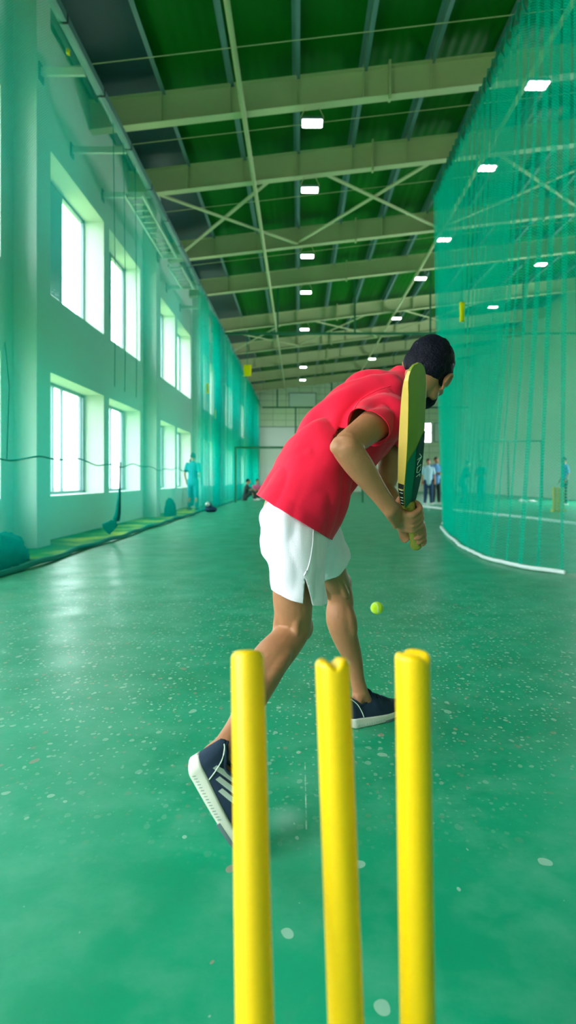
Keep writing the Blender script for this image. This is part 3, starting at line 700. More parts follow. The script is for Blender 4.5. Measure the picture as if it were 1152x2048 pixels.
# ------------------------------------------------------------------ people in the distance
def far_person(loc, h, rz, label, shirt, trousers, pose, group=None):
    r = empty('person', loc, label, 'person', group, rz); k = h/1.72
    def V(x, y, z): return Vector((x*k, y*k, z*k))
    def limb(bm, pts): tube(bm, catmull([(V(*p), a*k, b_*k) for p, a, b_ in pts], 4), (1, 0, 0), 12)
    hipz, sh = 0.90, 1.42
    legs, arms, lean = pose['legs'], pose['arms'], pose.get('lean', (0, 0))
    low = pose.get('drop', 0); lx, ly = lean
    b1 = bmesh.new()
    def T(x, y, z): return (x+lx*(z-hipz+low)/0.5, y+ly*(z-hipz+low)/0.5, z)
    hz = hipz-low
    limb(b1, [(T(0, 0, hz), 0.13, 0.09), (T(0, 0, hz+0.25), 0.12, 0.085), (T(0, 0, hz+0.48), 0.15, 0.085), (T(0, 0, hz+0.55), 0.05, 0.05), (T(0, 0.01, hz+0.62), 0.05, 0.05)])
    hc = Vector(T(0, 0.02, hz+0.71))
    ellipsoid(b1, hc*k, ((0.072*k, 0, 0), (0, 0.09*k, 0), (0, 0, 0.11*k))); ellipsoid(b1, (hc+Vector((0, 0.05, -0.06)))*k, ((0.05*k, 0, 0), (0, 0.05*k, 0), (0, 0, 0.055*k)))
    limb(b1, [((hc.x, hc.y+0.09, hc.z+0.0), 0.012, 0.012), ((hc.x, hc.y+0.105, hc.z-0.03), 0.015, 0.015)])
    for s in (-1, 1): ellipsoid(b1, (hc+Vector((s*0.075, 0, -0.01)))*k, ((0.012*k, 0, 0), (0, 0.02*k, 0), (0, 0, 0.03*k)))
    for s, kn, an in ((-1, *legs[0]), (1, *legs[1])):
        limb(b1, [((s*0.085, 0, hz-0.02), 0.085, 0.085), (kn, 0.055, 0.055), ((kn[0]*0.6+an[0]*0.4, kn[1]*0.6+an[1]*0.4-0.015, kn[2]*0.6+an[2]*0.4), 0.055, 0.055), (an, 0.035, 0.035)])
    shp = []
    for s, el, wr in ((-1, *arms[0]), (1, *arms[1])):
        q = T(s*0.17, 0, hz+0.48); shp.append((q, el, wr))
        limb(b1, [(q, 0.05, 0.05), (el, 0.037, 0.037), (wr, 0.026, 0.026)])
        d = (Vector(wr)-Vector(el)).normalized(); m = Vector(wr)+d*0.05
        limb(b1, [(wr, 0.028, 0.02), (tuple(m), 0.038, 0.018)])
        sd = d.cross(Vector((0, 1, 0))); sd = sd.normalized() if sd.length > 0.1 else Vector((1, 0, 0))
        for f in range(4):
            a = m+sd*(f-1.5)*0.021; limb(b1, [(tuple(a), 0.010, 0.010), (tuple(a+d*0.045+Vector((0, 0.012, 0))), 0.009, 0.009), (tuple(a+d*0.075+Vector((0, 0.03, 0))), 0.008, 0.008)])
        a = m-d*0.03+sd*0.035; limb(b1, [(tuple(a), 0.011, 0.011), (tuple(a+sd*0.02+d*0.04), 0.010, 0.010)])
    link_mesh('body', bake(b1, 0.0095, 3), M['skin'], r)
    b1 = bmesh.new(); ellipsoid(b1, (hc+Vector((0, -0.012, 0.025)))*k, ((0.08*k, 0, 0), (0, 0.092*k, 0), (0, 0, 0.098*k))); 
    me = bake(b1, 0.012, 1); cut_open(me, [((hc+Vector((0, 0.05, 0.02)))*k, (0, 0.75, -0.6), hc*k, 1)]); link_mesh('hair', me, M['hair'], r)
    b1 = bmesh.new(); limb(b1, [(T(0, 0, hz-0.08), 0.165, 0.12), (T(0, 0, hz+0.2), 0.15, 0.11), (T(0, 0, hz+0.44), 0.185, 0.11), (T(0, 0, hz+0.545), 0.07, 0.065)])
    for q, el, wr in shp: limb(b1, [(q, 0.068, 0.068), (tuple(Vector(q).lerp(Vector(el), 0.75)), 0.062, 0.062)])
    link_mesh('shirt', bake(b1, 0.016, 3), shirt, r)
    b1 = bmesh.new(); limb(b1, [(T(0, 0, hz+0.06), 0.145, 0.105), (T(0, 0, hz-0.06), 0.155, 0.115)])
    for s, kn, an in ((-1, *legs[0]), (1, *legs[1])):
        limb(b1, [((s*0.085, 0, hz-0.02), 0.10, 0.10), (kn, 0.075, 0.075), (tuple(Vector(kn).lerp(Vector(an), 0.93)), 0.058, 0.058)])
    link_mesh('trousers', bake(b1, 0.016, 3), trousers, r)
    for kn, an in legs:
        b1 = bmesh.new(); limb(b1, [((an[0], an[1]-0.05, 0.045), 0.042, 0.042), ((an[0], an[1]+0.06, 0.045), 0.045, 0.042), ((an[0], an[1]+0.17, 0.036), 0.042, 0.034)])
        me = bake(b1, 0.014, 2)
        for v in me.vertices: v.co.z = max(v.co.z, 0.0)
        link_mesh('shoe', me, M['white_paint'] if shirt != M['teal_cloth'] else M['dark_cloth'], r)
    return r
stand = dict(legs=(((-0.10, 0.03, 0.48), (-0.12, 0, 0.09)), ((0.10, 0.03, 0.48), (0.12, 0.0, 0.09))), arms=(((-0.24, -0.03, 1.12), (-0.23, 0.08, 0.88)), ((0.24, -0.03, 1.12), (0.23, 0.08, 0.88))))
folded = dict(legs=stand['legs'], arms=(((-0.25, 0.02, 1.13), (-0.06, 0.20, 1.10)), ((0.25, 0.02, 1.13), (0.06, 0.22, 1.14))))
reach = dict(legs=stand['legs'], arms=(((-0.36, 0.05, 1.26), (-0.58, 0.08, 1.34)), ((0.24, -0.03, 1.12), (0.20, 0.12, 0.92))))
bend = dict(legs=(((-0.10, 0.10, 0.48), (-0.12, 0, 0.09)), ((0.12, 0.12, 0.48), (0.14, 0.02, 0.09))), arms=(((-0.2, 0.28, 0.98), (-0.08, 0.34, 0.76)), ((0.2, 0.28, 0.98), (0.08, 0.34, 0.76))), lean=(0, 0.16), drop=0.04)
far_person((4.63, 22.4, 0), 1.66, PI, 'person in a pale blue shirt and navy trousers standing at the right net edge', M['sky_cloth'], M['navy_cloth'], stand)
far_person((5.02, 22.9, 0), 1.74, PI+0.3, 'person in a blue shirt and dark trousers standing behind the one in pale blue', M['blue_cloth'], M['dark_cloth'], folded)
far_person((-3.16, 18.6, 0), 1.70, -0.15, 'person in teal clothes standing behind the left net', M['teal_cloth'], M['teal_cloth'], stand)
far_person((-3.42, 19.9, 0), 1.58, -PI/2, 'person in a pale top and dark teal trousers leaning by the window wall', M['pale_cloth'], M['teal_cloth'], folded)
far_person((6.3, 24.2, 0), 1.68, -PI/2, 'person in dark teal bending forward beyond the right net, left one', M['teal_cloth'], M['teal_cloth'], bend)
far_person((7.05, 24.2, 0), 1.68, PI/2+0.4, 'person in dark teal standing beyond the right net, beside the bending one', M['teal_cloth'], M['teal_cloth'], folded)
far_person((9.35, 22.0, 0), 1.70, PI/2, 'person in a blue shirt standing behind the yellow plastic wicket', M['blue_cloth'], M['dark_cloth'], stand)
sit = dict(legs=(((-0.12, 0.36, 0.42), (-0.12, 0.42, 0.09)), ((0.12, 0.34, 0.42), (0.14, 0.46, 0.09))), arms=(((-0.2, 0.22, 0.5), (-0.1, 0.36, 0.46)), ((0.2, 0.22, 0.5), (0.1, 0.36, 0.46))), drop=0.76, lean=(0, 0.08))
far_person((-1.95, 28.5, 0), 1.70, PI+0.5, 'person in a pink top sitting on the floor far down the left net', M['pink_cloth'], M['dark_cloth'], sit)
far_person((-2.35, 27.2, 0), 1.70, -PI/2, 'person in dark clothes sitting on the floor close to the left net', M['dark_cloth'], M['dark_cloth'], sit)

# ------------------------------------------------------------------ the three yellow stumps
def stump(top, foot, r_top, r_foot, groove, label):
    top, foot = Vector(top), Vector(foot); ax = (top-foot).normalized(); L_ = (top-foot).length
    s = Vector((1, 0, 0)); s = (s-ax*s.dot(ax)).normalized(); u = ax.cross(s)
    b1 = bmesh.new(); n = 64; rings = []
    rings.append([foot+(s*math.cos(2*PI*k/n)+u*math.sin(2*PI*k/n))*r_foot*0.35 for k in range(n)])
    for t in (0.06, 0.12, 0.3, 0.5, 0.7, 0.85, 0.95):
        rr = r_foot+(r_top-r_foot)*t; rr *= min(1, 0.4+t*6)
        rings.append([foot+ax*L_*t+(s*math.cos(2*PI*k/n)+u*math.sin(2*PI*k/n))*rr for k in range(n)])
    def topz(x, y, rr):
        q = x*math.cos(groove)+y*math.sin(groove)
        edge = rr/r_top
        z = -0.0045*max(0, (edge-0.72)/0.28)**2.2
        return z-0.0068*math.exp(-(q/(0.0058))**2)
    for e in (1.0, 0.995, 0.97, 0.93, 0.88, 0.8, 0.7, 0.6, 0.5, 0.4, 0.3, 0.2, 0.1, 0.03):
        ring = []
        for k in range(n):
            a = 2*PI*k/n; x, y = math.cos(a)*r_top*e, math.sin(a)*r_top*e
            z = topz(x, y, r_top*e) if e < 1 else -0.0068
            if e == 1.0: z = min(topz(x, y, r_top)-0.002, -0.006)
            ring.append(top+s*x+u*y+ax*z)
        rings.append(ring)
    ring_loft(b1, rings)
    o = obj('cricket_stump', b1, M['yellow_plastic'], smooth=True)
    return tag(o, label, 'cricket stump', 'yellow cricket stumps in front of the camera')
stump(P(495, 1300, 0.735), (-0.030, 0.545, 0.0), 0.0192, 0.0205, PI/2, 'yellow cricket stump with a smooth flat top, left one of the three')
stump(P(665, 1318, 0.715), (0.062, 0.66, 0.0), 0.0198, 0.0200, 0.15, 'yellow cricket stump with a notched top, middle one of the three')
stump(P(825, 1304, 0.705), (0.135, 0.69, 0.0), 0.0196, 0.0196, 0.75, 'yellow cricket stump with a round dimpled top, right one of the three')

# ------------------------------------------------------------------ ball
def ball_mat():
    m = new_mat('tennis_felt', (0.55, 0.85, 0.0), 0.8, 0.2, bump=0.8, bscale=900, sheen=0.3); return m
bc = P(754, 1216, 3.3)
r = empty('tennis_ball', bc, 'yellow green tennis ball in flight in front of the batter', 'ball')
b1 = bmesh.new(); ellipsoid(b1, (0, 0, 0), ((0.0335, 0, 0), (0, 0.0335, 0), (0, 0, 0.0335)), 32, 20); obj('felt', b1, ball_mat(), r, True)
b1 = bmesh.new(); seam = []
for i in range(49):
    t = 2*PI*i/48; v = Vector((math.cos(t)+0.35*math.cos(3*t), math.sin(t)-0.35*math.sin(3*t), 0.95*math.sin(2*t))).normalized()*0.0335; seam.append(v)
rtube(b1, seam, 0.0011, 6); obj('seam', b1, M['stripe'], r, True)

# ------------------------------------------------------------------ cricket bat
S_, K_, T_ = P(819, 1010, 1.82), P(832, 1088, 1.925), P(834, 728, 1.62)
bat = empty('cricket_bat', S_, 'wooden cricket bat held upright with yellow edge and green sticker near the handle', 'cricket bat')
ax = (T_-S_); BL = ax.length; ax.normalize()
wide = Vector((0.60, 0.80, 0.0)); wide = (wide-ax*wide.dot(ax)).normalized(); nrm = wide.cross(ax)   # faces the camera to the right
if nrm.y > 0: nrm = -nrm
W2 = 0.046
def blade_sec(t):
    """half width, edge thickness, spine thickness at t (0 shoulder .. 1 toe)"""
    hw = W2*min(1, 0.62+2.3*t) if t < 0.17 else W2
    if t > 0.90: hw = W2*math.sqrt(max(0.02, 1-((t-0.90)/0.104)**2))*0.98+0.0
    et = 0.009+0.019*math.sin(PI*min(1, t*0.95+0.02))**0.8
    if t > 0.85: et *= max(0.35, 1-(t-0.85)*3.2)
    sp = et*1.10
    return hw, et, sp
def blade_ring(t, off=0.0):
    hw, et, sp = blade_sec(t); c = S_+ax*BL*t+nrm*(-0.004); pr = []
    prof = [(-1, -0.5), (-0.97, -0.5), (-0.5, -0.5), (0, -0.5), (0.5, -0.5), (0.97, -0.5), (1, -0.5), (1, 0.46), (0.95, 0.5), (0.5, 0.5+0.5*(sp/et-1)), (0, sp/et-0.5), (-0.5, 0.5+0.5*(sp/et-1)), (-0.95, 0.5), (-1, 0.46)]
    return [c+wide*a*(hw+off)+nrm*(q*et+(off if q > 0 else -off)) for a, q in prof]
ts = [0, 0.03, 0.07, 0.12, 0.17, 0.25, 0.35, 0.45, 0.55, 0.65, 0.75, 0.83, 0.88, 0.92, 0.95, 0.975, 0.99, 1.0]
b1 = bmesh.new(); ring_loft(b1, [blade_ring(t) for t in ts])
def bat_mat():
    m = new_mat('olive_bat_face', (0.23, 0.29, 0.03), 0.42, 0.45, var=0.12, vscale=9); return m  # olive face, greener and darker than the edges
o = obj('blade', b1, bat_mat(), smooth=False)
# the two long edges are yellow wood
o.data.materials.append(M['bat_edge']); 
for p in o.data.polygons:
    if abs(p.normal.dot(wide)) > 0.75: p.material_index = 1
keep_world(o, bat)
M['stk_green'] = new_mat('green_sticker', (0.0, 0.35, 0.24), 0.3, 0.5); M['stk_teal'] = new_mat('dark_teal_sticker', (0.0, 0.075, 0.085), 0.3, 0.5)
def face_patch(quad, lift, mat, name):
    """quad in (t, across -1..1) on the camera-side face"""
    b1 = bmesh.new(); n = 10; g = []
    for i in range(n+1):
        row = []
        for j in range(n+1):
            u_, v_ = i/n, j/n
            a = [quad[0][k]*(1-u_)*(1-v_)+quad[1][k]*u_*(1-v_)+quad[2][k]*u_*v_+quad[3][k]*(1-u_)*v_ for k in (0, 1)]
            hw, et, sp = blade_sec(a[0]); e = et*0.5+(sp-et)*(1-abs(a[1])) 
            row.append(b1.verts.new(S_+ax*BL*a[0]+nrm*(-0.004+e+lift)+wide*a[1]*hw*0.97))
        g.append(row)
    for i in range(n):
        for j in range(n): b1.faces.new((g[i][j], g[i+1][j], g[i+1][j+1], g[i][j+1]))
    bmesh.ops.solidify(b1, geom=b1.faces[:], thickness=0.0004)
    return obj(name, b1, mat)
stk = face_patch([(0.015, -1), (0.37, -1), (0.53, 1), (0.015, 1)], 0.0012, M['stk_green'], 'sticker'); keep_world(stk, bat)
st2 = face_patch([(0.015, -0.05), (0.44, -0.05), (0.53, 0.98), (0.015, 0.98)], 0.0022, M['stk_teal'], 'sticker_band'); st2.parent = stk
# lettering on the band: rounded strokes
b1 = bmesh.new()
def stroke(pts):
    q = []
    for t, a in pts:
        hw, et, sp = blade_sec(t); e = et*0.5+(sp-et)*(1-abs(a)); q.append(S_+ax*BL*t+nrm*(-0.004+e+0.003)+wide*a*hw*0.97)
    rtube(b1, q, 0.0012, 6)
stroke([(0.35, 0.15), (0.35, 0.7)]); stroke([(0.35, 0.7), (0.32, 0.2), (0.31, 0.2)]); stroke([(0.385, 0.35), (0.36, 0.6)])
stroke([(0.29, 0.2), (0.29, 0.7), (0.25, 0.7), (0.24, 0.45), (0.25, 0.2), (0.29, 0.2)]); stroke([(0.22, 0.2), (0.22, 0.7), (0.20, 0.7)])
lt = obj('lettering', b1, M['stripe'], smooth=True); lt.parent = stk
# edge label: black with white marks near the handle
b1 = bmesh.new(); sgn = -1; rows_ = []
for t in (0.03, 0.08, 0.13, 0.18, 0.21):
    hw, et, sp = blade_sec(t); c = S_+ax*BL*t+nrm*(-0.004)+wide*sgn*(hw+0.0006)
    rows_.append([c+nrm*et*0.42, c+nrm*et*0.42-wide*sgn*0.0005, c-nrm*et*0.42-wide*sgn*0.0005, c-nrm*et*0.42])
ring_loft(b1, rows_); el = obj('edge_label', b1, M['black']); keep_world(el, bat)
b1 = bmesh.new()
for t in (0.05, 0.075, 0.10, 0.14, 0.165):
    hw, et, sp = blade_sec(t); c = S_+ax*BL*t+nrm*(-0.004)+wide*sgn*(hw+0.0014); rtube(b1, [c+nrm*et*0.25, c-nrm*et*0.2], 0.0011, 6)
lm = obj('edge_lettering', b1, M['stripe'], smooth=True); lm.parent = el
b1 = bmesh.new(); tube(b1, [(S_+ax*0.006, 0.017, 0.008), (S_, 0.017, 0.014), (S_.lerp(K_, 0.3), 0.016, 0.016), (S_.lerp(K_, 0.7), 0.016, 0.016), (S_.lerp(K_, 0.93), 0.017, 0.017), (K_, 0.020, 0.020)], wide, 20)
keep_world(obj('handle', b1, new_mat('olive_grip', (0.32, 0.30, 0.05), 0.7, 0.2, bump=0.5, bscale=300), smooth=True), bat)

# ------------------------------------------------------------------ the batter
man = empty('person', (0.0, 1.9, 0.0), 'batter in a red t-shirt, white shorts and navy shoes, leaning forward with a raised bat', 'person')
J = dict(hipR=P(580, 1062, 1.75), kneeR=P(588, 1255, 1.84), ankR=P(452, 1492, 1.56),
         hipL=P(618, 1045, 1.95), kneeL=P(674, 1168, 2.20), ankL=P(720, 1383, 2.31),
         shR=P(772, 830, 1.885), elR=P(690, 893, 1.67), wrR=P(781, 1018, 1.765),
         shL=P(796, 850, 2.17), elL=P(768, 980, 2.10), wrL=P(812, 1062, 1.965))
side = Vector((0.25, 0.96, -0.06)).normalized()
def torso_pts(k=1.0):
    A, U, V_ = Vector((592, 1038)), Vector((0.62, -0.784)), Vector((0.784, 0.62)); out = []
    #          along, centre, half depth px, half breadth m, y
    for al, c, hw, br, y in ((-40, -4, 80, 0.150, 1.85), (0, -4, 84, 0.160, 1.85), (55, -12, 83, 0.150, 1.87), (105, -26, 77, 0.145, 1.90), (165, -24, 80, 0.150, 1.97), (225, -19, 80, 0.156, 2.02), (275, -8, 74, 0.160, 2.05), (312, 0, 58, 0.135, 2.06), (338, 2, 42, 0.075, 2.07)):
        q = A+U*al+V_*c; out.append((P(q.x, q.y, y), br*k, hw*y/F*k))
    return out
HO = P(849, 750, 2.05)
hf = Vector((0.27, 0.87, -0.41)).normalized(); hr = Vector((0.88, -0.30, -0.37)); hr = (hr-hf*hr.dot(hf)).normalized(); hu = hr.cross(hf)
def H(r_, f_, u_): return HO+hr*r_+hf*f_+hu*u_
def hv(a, b_, c): return (hr*a, hf*b_, hu*c)

def curl_hand(bm, wrist, c, a, n0, turn):
    """hand gripping a handle: c point on the handle axis, a axis (towards the index finger), n0 side of the palm, turn +1/-1 wrap sense"""
    a = a.normalized(); n0 = (n0-a*n0.dot(a)).normalized(); m0 = a.cross(n0)*turn
    def at(th, rad, z): return c+a*z+(n0*math.cos(th)+m0*math.sin(th))*rad
    # palm: from the wrist onto the handle
    pm = at(-0.25, 0.034, 0.0); tube(bm, catmull([(wrist, 0.027, 0.019), (wrist.lerp(pm, 0.5), 0.033, 0.018), (pm, 0.040, 0.016), (at(0.55, 0.034, 0.002), 0.039, 0.013)], 4), a, 16)
    ln = [0.95, 1.06, 1.0, 0.82]
    for i in range(4):
        z = (1.5-i)*0.0205; lf = ln[i]; pts = []
        for th, rad, rr in ((0.35, 0.034, 0.0102), (0.85, 0.037, 0.0108), (1.5, 0.0305, 0.0092), (2.05, 0.031, 0.0096), (2.65, 0.0275, 0.0085), (3.2, 0.0265, 0.0086), (3.75, 0.0255, 0.0076)):
            pts.append((at(0.35+(th-0.35)*lf, rad, z-0.002*(th-1)), rr, rr))
        tube(bm, catmull(pts, 3), a, 12)
    tp = [(wrist.lerp(pm, 0.55)+a*0.022, 0.015, 0.015), (at(-0.75, 0.036, 0.034), 0.0135, 0.0135), (at(-1.45, 0.031, 0.046), 0.0115, 0.0115), (at(-2.2, 0.028, 0.047), 0.0105, 0.0105), (at(-2.8, 0.026, 0.044), 0.0088, 0.0088)]
    tube(bm, catmull(tp, 4), a, 12)

b1 = bmesh.new()
tube(b1, catmull(torso_pts(0.80)[1:], 3), side, 24, caps=True)
def lerp3(a, b_, t): return a.lerp(b_, t)
def leg(hip, knee, ank, k):
    bend_ = Vector((0, 0, 0))
    calf = Vector((-0.016, -0.012, 0))
    return catmull([(hip+Vector((0, 0.025, 0)), 0.058, 0.058), (lerp3(hip, knee, 0.35)+Vector((0, 0.01, 0)), 0.058, 0.056), (lerp3(hip, knee, 0.7), 0.060*k, 0.058*k), (lerp3(hip, knee, 0.93), 0.055*k, 0.053*k), (knee, 0.054*k, 0.051*k),
        (lerp3(knee, ank, 0.14), 0.049*k, 0.050*k), (lerp3(knee, ank, 0.30)+calf, 0.054*k, 0.054*k), (lerp3(knee, ank, 0.48)+calf*0.7, 0.049*k, 0.049*k), (lerp3(knee, ank, 0.68), 0.037*k, 0.037*k), (lerp3(knee, ank, 0.86), 0.028*k, 0.029*k), (ank, 0.029*k, 0.032*k)], 4)
tube(b1, leg(J['hipR'], J['kneeR'], J['ankR'], 1.0), side, 20)
tube(b1, leg(J['hipL'], J['kneeL'], J['ankL'], 0.93), side, 20)
# knee caps, calf heads, ankle bones
ellipsoid(b1, J['kneeR']+Vector((0.024, 0.022, -0.004)), ((0.034, 0, 0), (0, 0.034, 0), (0, 0, 0.042)))
ellipsoid(b1, J['kneeL']+Vector((0.022, 0.015, 0.0)), ((0.032, 0, 0), (0, 0.034, 0), (0, 0, 0.042)))
for k_, a_, h_, w_ in ((J['kneeR'], J['ankR'], J['hipR'], 1.0), (J['kneeL'], J['ankL'], J['hipL'], 0.9)):
    up_ = (h_-k_).normalized(); dn_ = (a_-k_).normalized(); bk = -(up_+dn_); bk = -bk.normalized(); sd_ = up_.cross(bk).normalized()
    for s in (-1, 1):
        tube(b1, [(k_+up_*0.13+bk*0.036*w_+sd_*s*0.020, 0.016, 0.014), (k_+up_*0.05+bk*0.042*w_+sd_*s*0.030, 0.011, 0.011), (k_+dn_*0.02+bk*0.036*w_+sd_*s*0.032, 0.012, 0.012)], sd_, 10)
        ellipsoid(b1, k_+dn_*0.125+bk*0.028*w_+sd_*s*0.022, (sd_*0.030*w_, bk*0.032*w_, dn_*0.075))
# feet inside the shoes
heelR, toeR = P(385, 1535, 1.53), P(492, 1690, 1.50)
tube(b1, catmull([(J['ankR'], 0.028, 0.030), (lerp3(J['ankR'], toeR, 0.38)+Vector((-0.012, 0, 0)), 0.032, 0.024), (lerp3(J['ankR'], toeR, 0.7), 0.030, 0.014)], 3), (0, 1, 0), 14)
tube(b1, [(J['ankR'], 0.028, 0.03), (lerp3(J['ankR'], heelR, 0.45), 0.026, 0.026)], (0, 1, 0), 14)
ellipsoid(b1, J['ankR']+Vector((0.002, -0.028, -0.012)), ((0.014, 0, 0), (0, 0.010, 0), (0, 0, 0.014)))
fd = Vector((0.816, 0.578, 0)).normalized()
aL = J['ankL']; tube(b1, catmull([(aL, 0.03, 0.03), (aL+fd*0.05+Vector((0, 0, -0.060)), 0.024, 0.020), (aL+fd*0.13+Vector((0, 0, -0.082)), 0.030, 0.013)], 3), fd.cross(Vector((0, 0, 1))), 14)
tube(b1, [(aL, 0.028, 0.028), (aL-fd*0.022+Vector((0, 0, -0.05)), 0.022, 0.022)], fd, 14)
# arms
def arm(sh, el, wr, k):
    return catmull([(sh, 0.056*k, 0.056*k), (lerp3(sh, el, 0.35), 0.047*k, 0.050*k), (lerp3(sh, el, 0.7), 0.041*k, 0.044*k), (lerp3(sh, el, 0.93), 0.037*k, 0.041*k), (el, 0.038*k, 0.040*k),
        (lerp3(el, wr, 0.15), 0.041*k, 0.042*k), (lerp3(el, wr, 0.35), 0.038*k, 0.040*k), (lerp3(el, wr, 0.65), 0.030*k, 0.031*k), (lerp3(el, wr, 0.88), 0.024*k, 0.027*k), (wr, 0.024*k, 0.026*k)], 4)
tube(b1, arm(J['shR'], J['elR'], J['wrR'], 0.95), (0, 1, 0.2), 18)
ellipsoid(b1, J['elR']+Vector((-0.016, -0.008, -0.002)), ((0.026, 0, 0), (0, 0.022, 0), (0, 0, 0.024)))
tube(b1, arm(J['shL'], J['elL'], J['wrL'], 0.9), (0, 1, 0.2), 18)
# neck and head
tube(b1, catmull([(P(796, 805, 2.05), 0.066, 0.062), (P(812, 785, 2.055), 0.060, 0.058), (H(-0.0, -0.020, -0.035), 0.056, 0.058), (H(0, -0.005, 0.01), 0.055, 0.06)], 4), hr, 20)
ellipsoid(b1, H(0, 0.006, 0.045), hv(0.072, 0.094, 0.082), 28, 20)           # skull
ellipsoid(b1, H(0, 0.045, 0.005), hv(0.062, 0.055, 0.075), 24, 16)           # face
ellipsoid(b1, H(0, 0.050, -0.045), hv(0.052, 0.050, 0.042), 24, 16)          # jaw
ellipsoid(b1, H(0, 0.083, -0.066), hv(0.022, 0.020, 0.020))                  # chin
ellipsoid(b1, H(0, 0.088, 0.036), hv(0.050, 0.014, 0.012))                   # brow
for s in (-1, 1):
    ellipsoid(b1, H(s*0.040, 0.072, -0.004), hv(0.022, 0.020, 0.016))        # cheek bone
    ellipsoid(b1, H(s*0.052, 0.015, -0.045), hv(0.014, 0.030, 0.024))        # jaw corner
tube(b1, [(H(0, 0.096, 0.024), 0.009, 0.009), (H(0, 0.108, 0.004), 0.011, 0.011), (H(0, 0.116, -0.012), 0.014, 0.012)], hr, 12)   # nose
for s in (-1, 1): ellipsoid(b1, H(s*0.012, 0.105, -0.014), hv(0.009, 0.010, 0.008))
tube(b1, [(H(-0.022, 0.092, -0.036), 0.005, 0.005), (H(0, 0.102, -0.034), 0.0065, 0.006), (H(0.022, 0.092, -0.036), 0.005, 0.005)], hu, 10)
tube(b1, [(H(-0.018, 0.092, -0.045), 0.006, 0.005), (H(0, 0.100, -0.046), 0.0075, 0.007), (H(0.018, 0.092, -0.045), 0.006, 0.005)], hu, 10)
# ears: rim and lobe
for s in (-1, 1):
    rim = []
    for i in range(9):
        t = -0.5+i*0.5; rim.append((H(s*(0.077+0.008*math.sin(PI*i/8)), -0.006+0.017*math.cos(t)*-1+0.010, -0.002+0.028*math.sin(t)+0.004), 0.0055, 0.0055))
    tube(b1, rim, None, 8)
    ellipsoid(b1, H(s*0.073, 0.002, 0.0), hv(0.006, 0.018, 0.028)); ellipsoid(b1, H(s*0.074, 0.004, -0.027), hv(0.006, 0.009, 0.009))
# hands on the handle
ha = (S_-K_).normalized()
curl_hand(b1, J['wrR'], S_.lerp(K_, 0.22), ha, Vector((-0.75, -0.66, 0)), 1 if ha.cross(Vector((-0.75, -0.66, 0))).x > 0 else -1)
curl_hand(b1, J['wrL'], S_.lerp(K_, 0.72), ha, Vector((-0.55, 0.83, 0)), 1 if ha.cross(Vector((-0.55, 0.83, 0))).x > 0 else -1)
body = link_mesh('body', bake(b1, 0.0046, 5, factor=0.45), M['skin']); keep_world(body, man)
for s in (-1, 1):
    b1 = bmesh.new(); ellipsoid(b1, H(s*0.031, 0.086, 0.016), hv(0.0105, 0.0085, 0.0055)); o = obj('eyeball', b1, M['eye'], smooth=True); keep_world(o, man)
    b1 = bmesh.new(); ellipsoid(b1, H(s*0.031, 0.0925, 0.0155), hv(0.0045, 0.0028, 0.0045)); ir = obj('iris', b1, M['hair'], smooth=True); ir.parent = o

# hair: a fitted cap with clumps, cut at the nape and around the face
b1 = bmesh.new(); ellipsoid(b1, H(0, -0.002, 0.045), hv(0.079, 0.099, 0.093), 36, 24); ellipsoid(b1, H(0, -0.045, 0.012), hv(0.070, 0.052, 0.060), 24, 16)
me = bake(b1, 0.005, 3)
cut_open(me, [(H(0, 0.052, 0.03), hf*0.9-hu*0.42, H(0, 0, 0), 1), (H(0, -0.04, -0.028), -hu*0.95+hf*0.25, H(0, 0, 0), 1)])
def hairnoise(p):
    q = p-HO; a = Vector((q.dot(hr)*130, q.dot(hf)*55, q.dot(hu)*55))
    return 0.0022*noise.noise(a)+0.0028*noise.noise(q*38)
displace(me, hairnoise); hair = link_mesh('hair', thicken(me, 0.006), M['hair']); keep_world(hair, man)
b1 = bmesh.new(); ellipsoid(b1, H(0, 0.048, -0.048), hv(0.0575, 0.054, 0.047), 30, 20)
for s in (-1, 1): ellipsoid(b1, H(s*0.050, 0.036, -0.046), hv(0.012, 0.020, 0.022))
ellipsoid(b1, H(0, 0.086, -0.068), hv(0.027, 0.023, 0.023))
me = bake(b1, 0.005, 3); cut_open(me, [(H(0, 0.06, -0.040), hu*0.9+hf*0.25, H(0, 0, 0), 1)]); displace(me, lambda p: 0.002*noise.noise(p*140))
keep_world(link_mesh('beard', thicken(me, 0.005), M['hair']), man)

# shirt
b1 = bmesh.new()
tp = torso_pts(1.0); tube(b1, catmull(tp, 3), side, 28)
A_ = Vector((592, 1038)); ext = P(560, 1078, 1.85)
tube(b1, [(tp[1][0], 0.162, 0.125), (tp[1][0]+(tp[1][0]-tp[2][0])*1.1, 0.170, 0.132)], side, 28)
def sleeve(sh, el, t1, k, spine):
    d = (el-sh).normalized()
    tube(b1, catmull([(spine, 0.085, 0.09), (sh, 0.068*k, 0.072*k), (sh.lerp(el, t1*0.6), 0.060*k, 0.066*k), (sh.lerp(el, t1+0.12), 0.057*k, 0.066*k)], 4), (0.2, 1, 0.1), 20)
sleeve(J['shR'], J['elR'], 0.42, 0.98, P(760, 832, 1.97)); sleeve(J['shL'], J['elL'], 0.40, 0.92, P(770, 850, 2.1))
me = bake(b1, 0.0065, 8)
hem_n = (tp[1][0]-tp[3][0]).normalized(); hem_c = P(594, 1038, 1.85)
hem_n = Vector((-0.52, -0.05, -0.86)).normalized()
cR, cL = J['shR'].lerp(J['elR'], 0.44), J['shL'].lerp(J['elL'], 0.44)
dR, dL = (J['elR']-J['shR']).normalized(), (J['elL']-J['shL']).normalized()
colc = tp[-1][0]
